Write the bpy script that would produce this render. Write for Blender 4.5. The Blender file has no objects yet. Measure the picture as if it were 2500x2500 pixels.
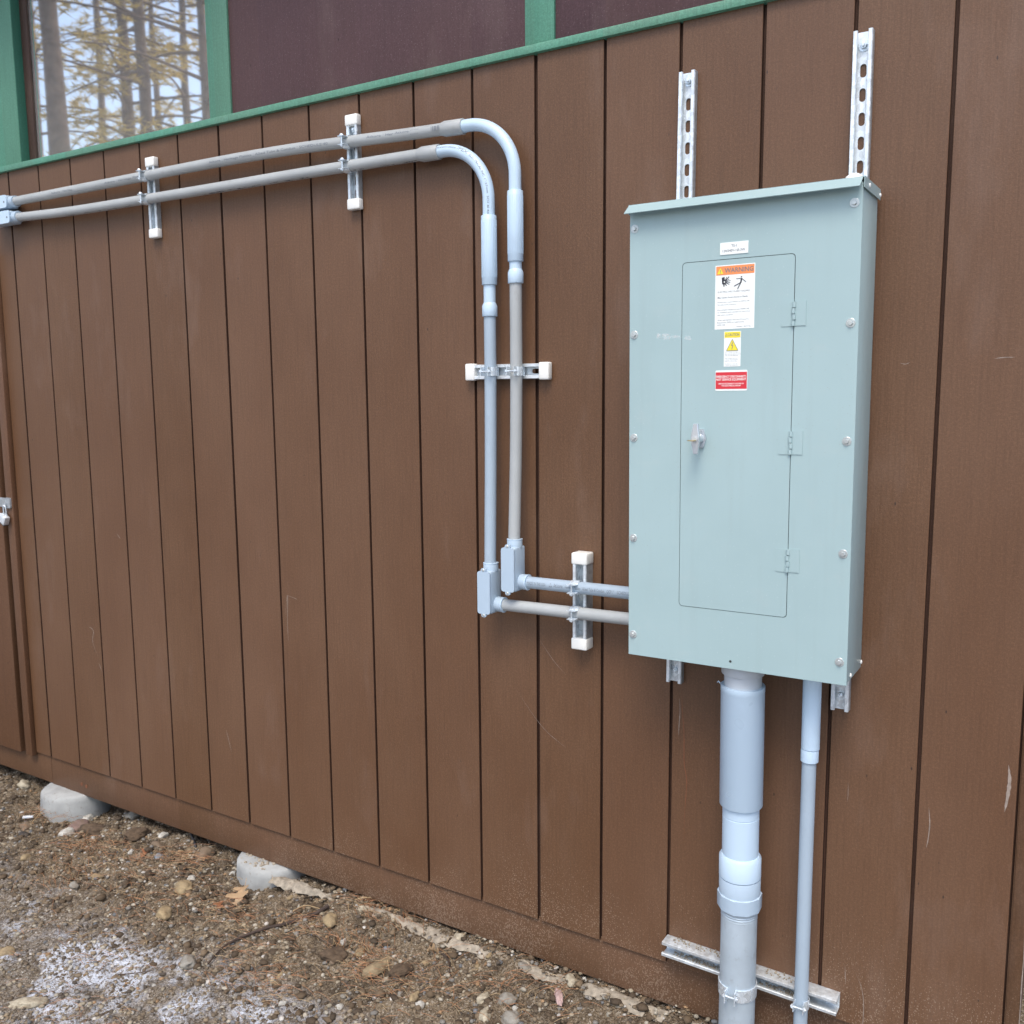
import bpy, bmesh, math, random
import numpy as np
from mathutils import Vector, Matrix, noise
PI = math.pi
random.seed(7); rng = np.random.default_rng(7)
S = bpy.context.scene
COL = S.collection

# ------------------------------------------------------------------ camera
cam = bpy.data.objects.new("camera", bpy.data.cameras.new("camera"))
COL.objects.link(cam); S.camera = cam
cam.location = (3.7478, -2.2516, 1.5633)
cam.rotation_euler = (1.44045, 0.007436, 0.553167)
cam.data.sensor_width = 36; cam.data.sensor_height = 36
cam.data.lens = 2287.816 / 2500 * 36
cam.data.clip_start = 0.05; cam.data.clip_end = 600
cam.data.dof.use_dof = True
cam.data.dof.focus_distance = 2.45
cam.data.dof.aperture_fstop = 6.5
S.render.resolution_x = 1024; S.render.resolution_y = 1024

# ------------------------------------------------------------------ light
SUN_EL = math.radians(59); SUN_AZ = math.radians(162)     # thin bright cloud: broad soft light from above the camera
w = bpy.data.worlds.new("World"); S.world = w; w.use_nodes = True
nt = w.node_tree; nt.nodes.clear()
sky = nt.nodes.new('ShaderNodeTexSky'); sky.sky_type = 'NISHITA'; sky.sun_disc = False
sky.sun_elevation = SUN_EL; sky.sun_rotation = SUN_AZ
sky.air_density = 1.0; sky.dust_density = 3.0; sky.ozone_density = 1.0
bg = nt.nodes.new('ShaderNodeBackground'); bg.inputs[1].default_value = 0.15
wo = nt.nodes.new('ShaderNodeOutputWorld')
nt.links.new(sky.outputs[0], bg.inputs[0]); nt.links.new(bg.outputs[0], wo.inputs[0])
sun = bpy.data.objects.new("sun", bpy.data.lights.new("sun", 'SUN')); COL.objects.link(sun)
sun.data.energy = 0.95; sun.data.angle = math.radians(24); sun.data.color = (1, .92, .82)
sd = Vector((math.sin(SUN_AZ) * math.cos(SUN_EL), math.cos(SUN_AZ) * math.cos(SUN_EL), math.sin(SUN_EL)))
sun.rotation_euler = sd.to_track_quat('Z', 'Y').to_euler(); sun.location = sd * 20
S.view_settings.view_transform = 'Standard'; S.view_settings.look = 'None'
S.view_settings.gamma = 1.0; S.view_settings.use_curve_mapping = False
S.view_settings.exposure = 0.95

# ------------------------------------------------------------------ materials
def mat(name):
    m = bpy.data.materials.new(name); m.use_nodes = True
    return m, m.node_tree, m.node_tree.nodes['Principled BSDF']
def nd(t, typ, **kw):
    n = t.nodes.new(typ)
    for k, v in kw.items():
        if k.startswith('i_'):
            key = k[2:]; key = int(key) if key.isdigit() else key.replace('_', ' ')
            n.inputs[key].default_value = v
        else: setattr(n, k, v)
    return n
def lk(t, a, b): t.links.new(a, b)
def coords(t, scale=(1, 1, 1), loc=(0, 0, 0), src='Object'):
    c = nd(t, 'ShaderNodeTexCoord'); mp = nd(t, 'ShaderNodeMapping')
    mp.inputs['Scale'].default_value = scale; mp.inputs['Location'].default_value = loc
    lk(t, c.outputs[src], mp.inputs[0]); return mp.outputs[0]
def noi(t, vec, scale, detail=3, rough=.55):
    n = nd(t, 'ShaderNodeTexNoise'); n.inputs['Scale'].default_value = scale
    n.inputs['Detail'].default_value = detail; n.inputs['Roughness'].default_value = rough
    lk(t, vec, n.inputs['Vector']); return n.outputs['Fac']
def vor(t, vec, scale, out='Distance', feature='F1'):
    n = nd(t, 'ShaderNodeTexVoronoi'); n.feature = feature; n.inputs['Scale'].default_value = scale
    lk(t, vec, n.inputs['Vector']); return n.outputs[out]
def rng_(t, v, a, b, c=0., d=1., smooth=False):
    n = nd(t, 'ShaderNodeMapRange'); n.interpolation_type = 'SMOOTHSTEP' if smooth else 'LINEAR'
    for i, x in zip((1, 2, 3, 4), (a, b, c, d)): n.inputs[i].default_value = x
    lk(t, v, n.inputs[0]); return n.outputs[0]
def mth(t, op, a, b=None):
    n = nd(t, 'ShaderNodeMath', operation=op)
    for i, x in enumerate((a, b)):
        if x is None: continue
        if isinstance(x, (int, float)): n.inputs[i].default_value = x
        else: lk(t, x, n.inputs[i])
    return n.outputs[0]
def mix(t, f, a, b, mode='MIX'):
    n = nd(t, 'ShaderNodeMix', data_type='RGBA', blend_type=mode)
    for i, x in ((0, f), (6, a), (7, b)):
        if isinstance(x, (int, float)): n.inputs[i].default_value = x
        elif isinstance(x, tuple): n.inputs[i].default_value = (*x[:3], 1)
        else: lk(t, x, n.inputs[i])
    return n.outputs[2]
def ramp(t, f, stops):
    n = nd(t, 'ShaderNodeValToRGB'); e = n.color_ramp.elements
    while len(e) < len(stops): e.new(.5)
    for k, (p, c) in zip(e, stops): k.position = p; k.color = (*c, 1)
    lk(t, f, n.inputs[0]); return n.outputs[0]
def bump(t, h, strength, dist, b=None):
    n = nd(t, 'ShaderNodeBump'); n.inputs['Strength'].default_value = strength; n.inputs['Distance'].default_value = dist
    lk(t, h, n.inputs['Height'])
    if b is not None: lk(t, b, n.inputs['Normal'])
    return n.outputs[0]
def sep(t, v):
    n = nd(t, 'ShaderNodeSeparateXYZ'); lk(t, v, n.inputs[0]); return n.outputs

def paint_mat(name, c1, c2, rough=.5, spec=.5, splash=False, grain=1.0, dust=0.0, stipple=1.0, spl=1.0):
    """exterior paint on rough-sawn plywood: mottled tone, stippled film, pits, dirt thrown up near the ground"""
    m, t, b = mat(name)
    o = coords(t)
    big = noi(t, coords(t, (1.2, 1.2, .5)), 2.2, 4)
    col = mix(t, rng_(t, big, .35, .65), c1, c2)
    fine = noi(t, o, 420, 2)
    col = mix(t, rng_(t, fine, .45, .62, 0, .16), col, tuple(min(1, x * 1.9 + .02) for x in c2))
    mid = noi(t, o, 170, 3, .7)
    col = mix(t, rng_(t, mid, .40, .60, .24, 0), col, tuple(x * .55 for x in c1))
    col = mix(t, rng_(t, mid, .50, .70, 0, .15), col, tuple(min(1, x * 1.7 + .02) for x in c2))
    grn = noi(t, coords(t, (34, 34, 1.1), (2, 2, 2)), 5, 5, .65)
    col = mix(t, rng_(t, grn, .48, .62, 0, .22), col, tuple(x * .55 for x in c1))
    blot = noi(t, coords(t, (1, 1, .6), (8, 8, 8)), 9, 5, .65)
    col = mix(t, rng_(t, blot, .35, .68, .16, 0), col, tuple(x * .6 for x in c1))
    brd = nd(t, 'ShaderNodeMath', operation='FLOOR'); lk(t, mth(t, 'MULTIPLY', sep(t, coords(t))[0], 1 / .2032), brd.inputs[0])
    wn = nd(t, 'ShaderNodeTexWhiteNoise', noise_dimensions='1D'); lk(t, brd.outputs[0], wn.inputs['W'])
    col = mix(t, rng_(t, wn.outputs['Value'], 0, 1, 0, .16), col, (.17, .09, .06))
    pit = vor(t, coords(t, (1, 1, .45)), 26)
    pm = rng_(t, pit, .035, .06, .8, 0)
    pn = noi(t, o, 7, 1)
    pm = mth(t, 'MULTIPLY', pm, rng_(t, pn, .50, .60))
    col = mix(t, pm, col, (.02, .012, .01))
    pale = noi(t, coords(t, (1, 1, .35), (3, 1, 7)), 5.5, 5, .6)
    col = mix(t, rng_(t, pale, .58, .80, 0, .16), col, (.34, .26, .22))
    if dust:
        dd = vor(t, coords(t, (1, 1, 1), (.3, .2, .1)), 130)
        col = mix(t, rng_(t, dd, .08, .16, dust, 0), col, (.45, .38, .36))
    if splash:
        x, y, z = sep(t, coords(t))
        dens = rng_(t, z, -.12, .75, 1, 0)
        dens = mth(t, 'MULTIPLY', mth(t, 'MULTIPLY', dens, dens), rng_(t, x, .2, 1.9, .25, 1))
        dens = mth(t, 'MULTIPLY', dens, rng_(t, noi(t, coords(t), 3.5, 3), .3, .6, .35, 1))
        jit = nd(t, 'ShaderNodeTexNoise'); jit.inputs['Scale'].default_value = 260; lk(t, coords(t), jit.inputs['Vector'])
        jv = nd(t, 'ShaderNodeVectorMath', operation='MULTIPLY_ADD'); lk(t, jit.outputs['Color'], jv.inputs[0]); jv.inputs[1].default_value = (.006, .006, .006)
        lk(t, coords(t, (1, 1, .75)), jv.inputs[2])
        sp = vor(t, jv.outputs[0], 230)
        msk = rng_(t, mth(t, 'SUBTRACT', mth(t, 'MULTIPLY', dens, .50), sp), 0, .10)
        sp2 = vor(t, jv.outputs[0], 88)
        msk2 = rng_(t, mth(t, 'SUBTRACT', mth(t, 'MULTIPLY', dens, .15), sp2), 0, .03)
        film = mth(t, 'MULTIPLY', dens, .10)
        col = mix(t, film, col, (.26, .19, .13))
        col = mix(t, mth(t, 'MULTIPLY', msk, .55 * spl), col, (.42, .33, .25))
        col = mix(t, mth(t, 'MULTIPLY', msk2, .6 * spl), col, (.46, .37, .27))
    lk(t, col, b.inputs['Base Color'])
    b.inputs['Specular IOR Level'].default_value = spec
    rr = rng_(t, big, .3, .7, rough - .05, rough + .08); lk(t, rr, b.inputs['Roughness'])
    g = noi(t, coords(t, (55, 55, 2.6)), 3, 4)
    st = noi(t, o, 300, 2, .6)
    nb = bump(t, g, .5 * grain, .0014)
    nb = bump(t, st, .5 * stipple, .0008, nb); nb = bump(t, mid, .16 * stipple, .0010, nb)
    nb = bump(t, pit, .3, .001, nb) if False else nb
    lk(t, nb, b.inputs['Normal'])
    return m

def plain(name, c, rough=.5, metal=0., var=.08, vs=14, bumps=0., bs=200, spec=.5, smudge=0., sm_col=(.2, .2, .2), coat=0.):
    m, t, b = mat(name)
    n = noi(t, coords(t), vs, 4)
    lo = tuple(x * (1 - var) for x in c); hi = tuple(min(1, x * (1 + var)) for x in c)
    col = mix(t, rng_(t, n, .3, .7), lo, hi)
    if smudge:
        s2 = noi(t, coords(t, (1, 1, .6), (9, 4, 2)), vs * 4, 5, .65)
        col = mix(t, rng_(t, s2, .58, .75, 0, smudge), col, sm_col)
    lk(t, col, b.inputs['Base Color'])
    b.inputs['Metallic'].default_value = metal
    b.inputs['Specular IOR Level'].default_value = spec
    b.inputs['Coat Weight'].default_value = coat
    lk(t, rng_(t, noi(t, coords(t, (1, 1, 1), (1, 2, 3)), vs * 2, 3), .3, .7, max(0, rough - .07), min(1, rough + .07)), b.inputs['Roughness'])
    if bumps: lk(t, bump(t, noi(t, coords(t), bs, 3), bumps, .0008), b.inputs['Normal'])
    return m

def galv_mat(name, c=(.62, .66, .68), rough=.38, dirty=0.):
    m, t, b = mat(name)
    v = vor(t, coords(t), 90, 'Color')
    s = sep(t, v)
    col = mix(t, s[0], tuple(x * .82 for x in c), tuple(min(1, x * 1.1) for x in c))
    if dirty:
        n = noi(t, coords(t), 38, 5, .7)
        col = mix(t, rng_(t, n, .45, .7, 0, dirty), col, (.30, .25, .18))
    lk(t, col, b.inputs['Base Color'])
    b.inputs['Metallic'].default_value = .50
    lk(t, rng_(t, s[1], 0, 1, rough - .08, rough + .1), b.inputs['Roughness'])
    lk(t, bump(t, noi(t, coords(t), 160, 3), .1, .0006), b.inputs['Normal'])
    return m

M = {}
M['siding'] = paint_mat('brown_siding_paint', (.108, .050, .021), (.136, .071, .036), .50, .44, splash=True)
M['skirt'] = paint_mat('brown_skirt_paint', (.100, .049, .023), (.124, .066, .036), .55, .3, splash=True, spl=.6)
M['door'] = paint_mat('brown_door_paint', (.106, .048, .021), (.132, .067, .036), .50, .42)
M['groove'] = paint_mat('groove_shade_brown', (.035, .018, .012), (.05, .026, .018), .7, .2)  # darker brown that deepens the shade inside the grooves
M['redpanel'] = paint_mat('dark_red_panel_paint', (.075, .036, .042), (.092, .048, .054), .5, .4, dust=.3)
M['green'] = paint_mat('green_trim_paint', (.075, .25, .165), (.10, .30, .21), .5, .5, grain=1.6)
M['greenshade'] = paint_mat('green_trim_shaded_side', (.02, .15, .10), (.025, .17, .12), .5, .4)  # darker copy of the trim green for its shaded side
M['jambbrown'] = paint_mat('dark_brown_strip', (.05, .03, .025), (.09, .055, .04), .6, .3)
M['roof'] = plain('roof_shingle', (.05, .048, .045), .9, bumps=.6, bs=60)
M['wallback'] = plain('rear_wall_paint', (.12, .065, .045), .6)
def enamel():
    m, t, b = mat('pale_grey_enamel')
    n = noi(t, coords(t), 2.6, 4, .6)
    col = mix(t, rng_(t, n, .3, .7), (.318, .438, .450), (.350, .478, .492))
    x, y, z = sep(t, coords(t))
    run = noi(t, coords(t, (1, 1, .06)), 38, 4, .6)                      # faint rain streaks
    col = mix(t, rng_(t, run, .52, .72, 0, .12), col, (.26, .33, .33))
    sm = noi(t, coords(t, (1, 1, 1), (3, 3, 3)), 16, 5, .7)
    col = mix(t, rng_(t, sm, .56, .75, 0, .13), col, (.46, .50, .48))
    dots = vor(t, coords(t, (1, 1, 1), (.1, .7, .3)), 105)
    col = mix(t, rng_(t, dots, .05, .09, .7, 0), col, mix(t, rng_(t, n, .45, .55), (.60, .66, .66), (.24, .24, .21)))
    lk(t, col, b.inputs['Base Color'])
    lk(t, rng_(t, sm, .3, .7, .30, .44), b.inputs['Roughness'])
    nb = bump(t, noi(t, coords(t), 3.2, 2), .25, .004); nb = bump(t, noi(t, coords(t), 420, 2), .06, .0006, nb)
    lk(t, nb, b.inputs['Normal']); return m
M['box'] = enamel()
M['dark'] = plain('gap_shade_dark', (.03, .035, .035), .8)  # dark tone standing in for shade in gaps and holes
M['pvcblue'] = plain('blue_grey_pvc', (.40, .51, .615), .38, var=.03, vs=6, smudge=.16, sm_col=(.3, .33, .38))
M['pvclight'] = plain('pale_blue_pvc', (.50, .645, .78), .34, var=.015, vs=3, smudge=.10, sm_col=(.30, .36, .42))
M['pvcbeige'] = plain('weathered_beige_pvc', (.37, .395, .40), .46, var=.06, vs=9, smudge=.30, sm_col=(.22, .2, .19))
M['pvcgrey'] = plain('mid_grey_pvc', (.34, .425, .505), .40, var=.04, vs=8, smudge=.2, sm_col=(.2, .22, .26))
M['pvcwhite'] = plain('off_white_pvc', (.48, .53, .58), .35, var=.03, vs=9)
M['cap'] = plain('white_plastic_cap', (.80, .81, .78), .38, var=.02)
M['galv'] = galv_mat('galvanised_steel', (.76, .82, .86), .42)
M['zinc'] = galv_mat('zinc_plated_steel', (.74, .82, .88), .30)
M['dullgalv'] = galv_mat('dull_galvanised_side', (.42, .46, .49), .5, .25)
M['dirtygalv'] = galv_mat('dirty_galvanised_steel', (.66, .72, .76), .45, .45)
M['rigid'] = plain('weathered_galvanised_conduit', (.47, .56, .63), .5, metal=.35, var=.10, vs=12, smudge=.45, sm_col=(.27, .29, .30), bumps=.12, bs=90)
M['screw'] = plain('screw_head_steel', (.52, .56, .56), .30, metal=.55, var=.05)
M['ink'] = plain('black_ink', (.03, .03, .045), .5)
M['inkgrey'] = plain('grey_ink', (.16, .18, .21), .5)
M['label'] = plain('white_vinyl', (.80, .84, .82), .4, var=.01)
M['orange'] = plain('orange_vinyl', (.78, .27, .09), .4, var=.01)
M['yellow'] = plain('yellow_vinyl', (.82, .68, .04), .4, var=.01)
M['red'] = plain('red_vinyl', (.60, .03, .045), .35, var=.01)
M['redtext'] = plain('pale_pink_print', (.85, .70, .68), .4, var=.01)
M['brass'] = plain('brass_key', (.55, .44, .22), .3, metal=.8)
M['chrome'] = plain('cast_latch_metal', (.62, .66, .70), .3, metal=.6, var=.0, vs=.5)
M['black'] = plain('black_rubber_and_gap_shade', (.015, .015, .017), .45)  # rubber parts, and the shade strip in the door gap
M['concrete'] = plain('pale_concrete', (.33, .345, .34), .9, var=.18, vs=14, smudge=.8, sm_col=(.19, .16, .12), bumps=.7, bs=70)
M['mortar'] = plain('sandy_footing_concrete', (.30, .265, .21), .95, var=.35, vs=60, smudge=.8, sm_col=(.12, .095, .065), bumps=1.0, bs=150)
M['leaf'] = plain('dry_oak_leaf', (.36, .25, .145), .6, var=.15, vs=40)
M['leafred'] = plain('rust_brown_leaf', (.22, .085, .035), .6, var=.2, vs=40)
M['needle'] = plain('fallen_pine_needle', (.28, .13, .055), .6, var=.35, vs=30)
M['strawneedle'] = plain('straw_coloured_stem', (.36, .26, .14), .7, var=.3, vs=30)
M['bark'] = plain('rough_bark', (.16, .12, .09), .9, var=.35, vs=30, bumps=1, bs=40)
M['stick'] = plain('dark_wet_stick', (.045, .028, .02), .7, var=.4, vs=60, bumps=.5, bs=150)
M['log'] = plain('weathered_wood_chunk', (.22, .17, .10), .85, var=.35, vs=60, bumps=.8, bs=120)
M['clod'] = plain('dark_soil_clod', (.085, .058, .036), .95, var=.35, vs=60, bumps=1, bs=150)
M['tree_bark'] = plain('pine_bark', (.15, .10, .065), .9, var=.35, vs=8, bumps=1, bs=20)
M['foliage'] = plain('pine_needles_sunlit', (.27, .24, .08), .6, var=.5, vs=2)  # sunlit look put into the colour: yellowed and brightened needles
M['scuff'] = plain('scuffed_bare_paint', (.27, .22, .185), .7, var=.25, vs=90)
M['rust'] = plain('rusty_run_off', (.17, .065, .03), .7, var=.2, vs=60)
M['bone'] = plain('pinkish_flaking_bark', (.42, .30, .28), .8, var=.35, vs=80, bumps=.6, bs=150)
M['plastic_white'] = plain('white_litter', (.7, .75, .8), .4)

def leafy(name):
    m = M[name]; t = m.node_tree; b = t.nodes['Principled BSDF']; out = t.nodes['Material Output']
    tr = nd(t, 'ShaderNodeBsdfTranslucent'); tr.inputs[0].default_value = (.60, .44, .12, 1)
    mx = nd(t, 'ShaderNodeMixShader'); mx.inputs[0].default_value = .5
    lk(t, b.outputs[0], mx.inputs[1]); lk(t, tr.outputs[0], mx.inputs[2]); lk(t, mx.outputs[0], out.inputs[0])
leafy('foliage')

def stone_mat(name, c, v=.18):
    m, t, b = mat(name)
    n = noi(t, coords(t), 45, 5, .7)
    col = mix(t, rng_(t, n, .3, .7), tuple(x * (1 - v) for x in c), tuple(x * (1 + v) for x in c))
    n2 = noi(t, coords(t, (1, 1, 1), (4, 4, 4)), 22, 4, .7)
    col = mix(t, rng_(t, n2, .42, .62, 0, .72), col, (.13, .098, .062))
    lk(t, col, b.inputs['Base Color']); b.inputs['Roughness'].default_value = .85
    lk(t, bump(t, noi(t, coords(t), 90, 4), .6, .002), b.inputs['Normal'])
    return m
for k, c in dict(white=(.50, .50, .46), pale=(.40, .36, .27), tan=(.30, .23, .13), gray=(.25, .24, .21), bluegray=(.19, .23, .27),
                 brown=(.17, .125, .085), pink=(.20, .14, .12), black=(.03, .03, .033)).items():
    M['st_' + k] = stone_mat('stone_' + k, c)

# glass
def glass():
    m, t, b = mat('dark_window_glass')
    b.inputs['Base Color'].default_value = (.93, .92, .90, 1)      # strongly reflective coated pane
    b.inputs['Metallic'].default_value = .85
    b.inputs['Roughness'].default_value = .02
    b.inputs['IOR'].default_value = 1.6
    b.inputs['Specular IOR Level'].default_value = .5
    lk(t, bump(t, noi(t, coords(t), 1.6, 2), .02, .02), b.inputs['Normal'])
    return m
M['glass'] = glass()

# box side tape smear: translucent film
def film_mat():
    m, t, b = mat('tape_residue_film')
    b.inputs['Base Color'].default_value = (.85, .88, .88, 1); b.inputs['Roughness'].default_value = .4
    n = noi(t, coords(t, (1, 1, 1)), 160, 4, .7)
    lk(t, rng_(t, n, .40, .65, 0, .6), b.inputs['Alpha'])
    return m
M['film'] = film_mat()

def ground_mat():
    m, t, b = mat('gravelly_soil')
    o = coords(t)
    x, y, z = sep(t, o)
    big = noi(t, o, 3.2, 5, .65)
    soil = ramp(t, big, [(.32, (.058, .038, .022)), (.5, (.135, .095, .056)), (.68, (.225, .170, .108))])
    cell = vor(t, o, 190, 'Color'); cs = sep(t, cell)
    grain = ramp(t, cs[0], [(0, (.035, .027, .018)), (.3, (.10, .075, .048)), (.55, (.19, .145, .09)), (.8, (.30, .245, .165)), (1, (.48, .44, .37))])
    col = mix(t, .55, soil, grain)
    cell2 = vor(t, o, 460, 'Color'); c2 = sep(t, cell2)
    col = mix(t, .30, col, ramp(t, c2[1], [(0, (.03, .022, .015)), (.5, (.14, .105, .07)), (1, (.45, .39, .31))]))
    dk = noi(t, coords(t, (1, 1, 1), (7, 7, 7)), 13, 5, .7)
    col = mix(t, rng_(t, dk, .48, .66, 0, .75), col, (.030, .020, .013))
    # grey gravel further from the wall, frost lying between its grains
    far = rng_(t, mth(t, 'ADD', y, mth(t, 'MULTIPLY', rng_(t, noi(t, o, 4, 3), 0, 1), .35)), -.42, -.12, 1, 0, True)
    greyg = ramp(t, cs[1], [(0, (.055, .047, .04)), (.4, (.17, .145, .115)), (.75, (.29, .26, .22)), (1, (.46, .44, .41))])
    col = mix(t, mth(t, 'MULTIPLY', far, .55), col, greyg)
    fr = mth(t, 'MULTIPLY', rng_(t, noi(t, coords(t, (1, 1, 1), (2, 5, 1)), 4.5, 4, .6), .44, .60, 0, 1, True), rng_(t, y, -.36, -.58, 0, 1, True))
    fr = mth(t, 'MULTIPLY', fr, rng_(t, noi(t, o, 85, 4, .7), .42, .52))
    col = mix(t, mth(t, 'MULTIPLY', fr, .72), col, (.66, .72, .82))
    lk(t, col, b.inputs['Base Color']); b.inputs['Roughness'].default_value = .95
    b.inputs['Specular IOR Level'].default_value = .2
    h1 = vor(t, o, 190); h2 = noi(t, o, 60, 5, .7)
    nb = bump(t, h2, .9, .010); nb = bump(t, h1, .8, .004, nb); lk(t, nb, b.inputs['Normal'])
    return m
M['ground'] = ground_mat()

def tint_mat(name, rough=.85):
    m, t, b = mat(name)
    a = nd(t, 'ShaderNodeAttribute', attribute_name='tint')
    n = noi(t, coords(t), 180, 3, .7)
    lk(t, mix(t, rng_(t, n, .3, .7, 0, .35), a.outputs['Color'], (.10, .08, .055)), b.inputs['Base Color']); b.inputs['Roughness'].default_value = rough
    return m
M['gravel'] = tint_mat('loose_gravel')

# ------------------------------------------------------------------ object helpers
class Thing:
    def __init__(s, name, label=None, cat=None, loc=(0, 0, 0), group=None, kind=None, rot=(0, 0, 0)):
        o = bpy.data.objects.new(name, None); COL.objects.link(o)
        o.location = loc; o.rotation_euler = rot; o.empty_display_size = .05
        s.o = o; s.org = Vector(loc)
        if label: o['label'] = label
        if cat: o['category'] = cat
        if group: o['group'] = group
        if kind: o['kind'] = kind
def mesh_of(name, verts, faces):
    me = bpy.data.meshes.new(name); me.from_pydata([tuple(v) for v in verts], [], faces); me.update(); return me
def link(name, me, m, org, parent=None, sharp=38, flat=False):
    if not isinstance(m, (list, tuple)): m = [m]
    for x in m: me.materials.append(M[x] if isinstance(x, str) else x)
    o = bpy.data.objects.new(name, me); COL.objects.link(o)
    if org is not None: me.transform(Matrix.Translation(-Vector(org)))
    if not flat:
        me.shade_smooth(); me.set_sharp_from_angle(angle=math.radians(sharp))
    if parent is not None: o.parent = parent
    return o
class B:
    """collects shapes in world coordinates, then links them as one mesh"""
    def __init__(s): s.bm = bmesh.new()
    def faces(s, verts, faces, mi=0):
        vs = [s.bm.verts.new(v) for v in verts]
        for f in faces:
            try: q = s.bm.faces.new([vs[i] for i in f]); q.material_index = mi
            except ValueError: pass
        return vs
    def box(s, x0, x1, y0, y1, z0, z1, bev=0, mi=0, seg=2):
        t = bmesh.new()
        v = [t.verts.new(p) for p in ((x0, y0, z0), (x1, y0, z0), (x1, y1, z0), (x0, y1, z0), (x0, y0, z1), (x1, y0, z1), (x1, y1, z1), (x0, y1, z1))]
        for f in ((0, 3, 2, 1), (4, 5, 6, 7), (0, 1, 5, 4), (1, 2, 6, 5), (2, 3, 7, 6), (3, 0, 4, 7)): t.faces.new([v[i] for i in f])
        if bev: bmesh.ops.bevel(t, geom=t.edges[:], offset=bev, segments=seg, affect='EDGES', profile=.5)
        s.merge(t, mi); return s
    def merge(s, t, mi=0):
        t.verts.ensure_lookup_table(); t.verts.index_update()
        vs = [s.bm.verts.new(v.co) for v in t.verts]
        for f in t.faces:
            try: q = s.bm.faces.new([vs[v.index] for v in f.verts]); q.material_index = mi
            except ValueError: pass
        t.free()
    def lathe(s, p, d, prof, n=32, cap=True, mi=0, ph=0):
        """prof: list of (t, r) along direction d from point p"""
        p = Vector(p); d = Vector(d).normalized()
        u = d.orthogonal().normalized(); v = d.cross(u)
        rings = []
        for t_, r in prof:
            rings.append([s.bm.verts.new(p + d * t_ + (u * math.cos(a) + v * math.sin(a)) * r) for a in (ph + 2 * PI * k / n for k in range(n))])
        for a, b_ in zip(rings, rings[1:]):
            for k in range(n):
                q = s.bm.faces.new((a[k], a[(k + 1) % n], b_[(k + 1) % n], b_[k])); q.material_index = mi
        if cap:
            for r_, rev in ((rings[0], True), (rings[-1], False)):
                q = s.bm.faces.new(list(reversed(r_)) if rev else r_); q.material_index = mi
        return s
    def sweep(s, pts, r, n=16, cap=True, mi=0):
        pts = [Vector(p) for p in pts]; rs = r if isinstance(r, (list, tuple)) else [r] * len(pts)
        rings = []; u = None
        for i, p in enumerate(pts):
            T = (pts[min(i + 1, len(pts) - 1)] - pts[max(i - 1, 0)]).normalized()
            if u is None: u = T.orthogonal().normalized()
            u = (u - T * u.dot(T)).normalized(); v = T.cross(u)
            rings.append([s.bm.verts.new(p + (u * math.cos(a) + v * math.sin(a)) * rs[i]) for a in (2 * PI * k / n for k in range(n))])
        for a, b_ in zip(rings, rings[1:]):
            for k in range(n):
                q = s.bm.faces.new((a[k], a[(k + 1) % n], b_[(k + 1) % n], b_[k])); q.material_index = mi
        if cap:
            s.bm.faces.new(list(reversed(rings[0]))).material_index = mi; s.bm.faces.new(rings[-1]).material_index = mi
        return s
    def prism(s, poly, y0, y1, mi=0, ax='xz', at=0):
        """extrude a 2D polygon. ax 'xz': along y; 'xy': along z; 'yz': along x"""
        f = {'xz': lambda a, b, c: (a, c, b), 'xy': lambda a, b, c: (a, b, c), 'yz': lambda a, b, c: (c, a, b)}[ax]
        n = len(poly)
        A = [s.bm.verts.new(f(a, b, y0)) for a, b in poly]; C = [s.bm.verts.new(f(a, b, y1)) for a, b in poly]
        for fs in [A, list(reversed(C))] + [(A[i], C[i], C[(i + 1) % n], A[(i + 1) % n]) for i in range(n)]:
            try: s.bm.faces.new(fs).material_index = mi
            except ValueError: pass
        return s
    def xform(s, mtx): bmesh.ops.transform(s.bm, matrix=mtx, verts=s.bm.verts[:]); return s
    def done(s, name, m, parent=None, org=None, sharp=38, flat=False):
        bmesh.ops.recalc_face_normals(s.bm, faces=s.bm.faces[:])
        me = bpy.data.meshes.new(name); s.bm.to_mesh(me); s.bm.free()
        if isinstance(parent, Thing): org = parent.org; po = parent.o
        elif isinstance(parent, tuple): po, org = parent                # (object, origin) for sub-parts
        else: po = parent
        return link(name, me, m, org, po, sharp, flat)
def sub(obj, thing): return (obj, thing.org)
def tag(o, label, cat, group=None, kind=None):
    o['label'] = label; o['category'] = cat
    if group: o['group'] = group
    if kind: o['kind'] = kind
def top(bld, name, m, label, cat, org, group=None, sharp=38):
    o = bld.done(name, m, None, org, sharp); o.location = org; tag(o, label, cat, group); return o

def rrect(x0, x1, z0, z1, r, n=5):
    P = []
    for cx, cz, a0 in ((x1 - r, z1 - r, 0), (x0 + r, z1 - r, PI / 2), (x0 + r, z0 + r, PI), (x1 - r, z0 + r, 1.5 * PI)):
        for k in range(n + 1): P.append((cx + r * math.cos(a0 + PI / 2 * k / n), cz + r * math.sin(a0 + PI / 2 * k / n)))
    return P
def plate(loops, y, th):
    """plate in the XZ plane with holes, front face at y, back at y+th: returns verts, faces"""
    cu = bpy.data.curves.new('tmp', 'CURVE'); cu.dimensions = '2D'; cu.fill_mode = 'BOTH'; cu.extrude = th / 2
    for L in loops:
        sp = cu.splines.new('POLY'); sp.points.add(len(L) - 1); sp.use_cyclic_u = True
        for q, (a, b) in zip(sp.points, L): q.co = (a, b, 0, 1)
    return curve_geo(cu, lambda v: (v.x, y + th / 2 - v.z, v.y))
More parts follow.
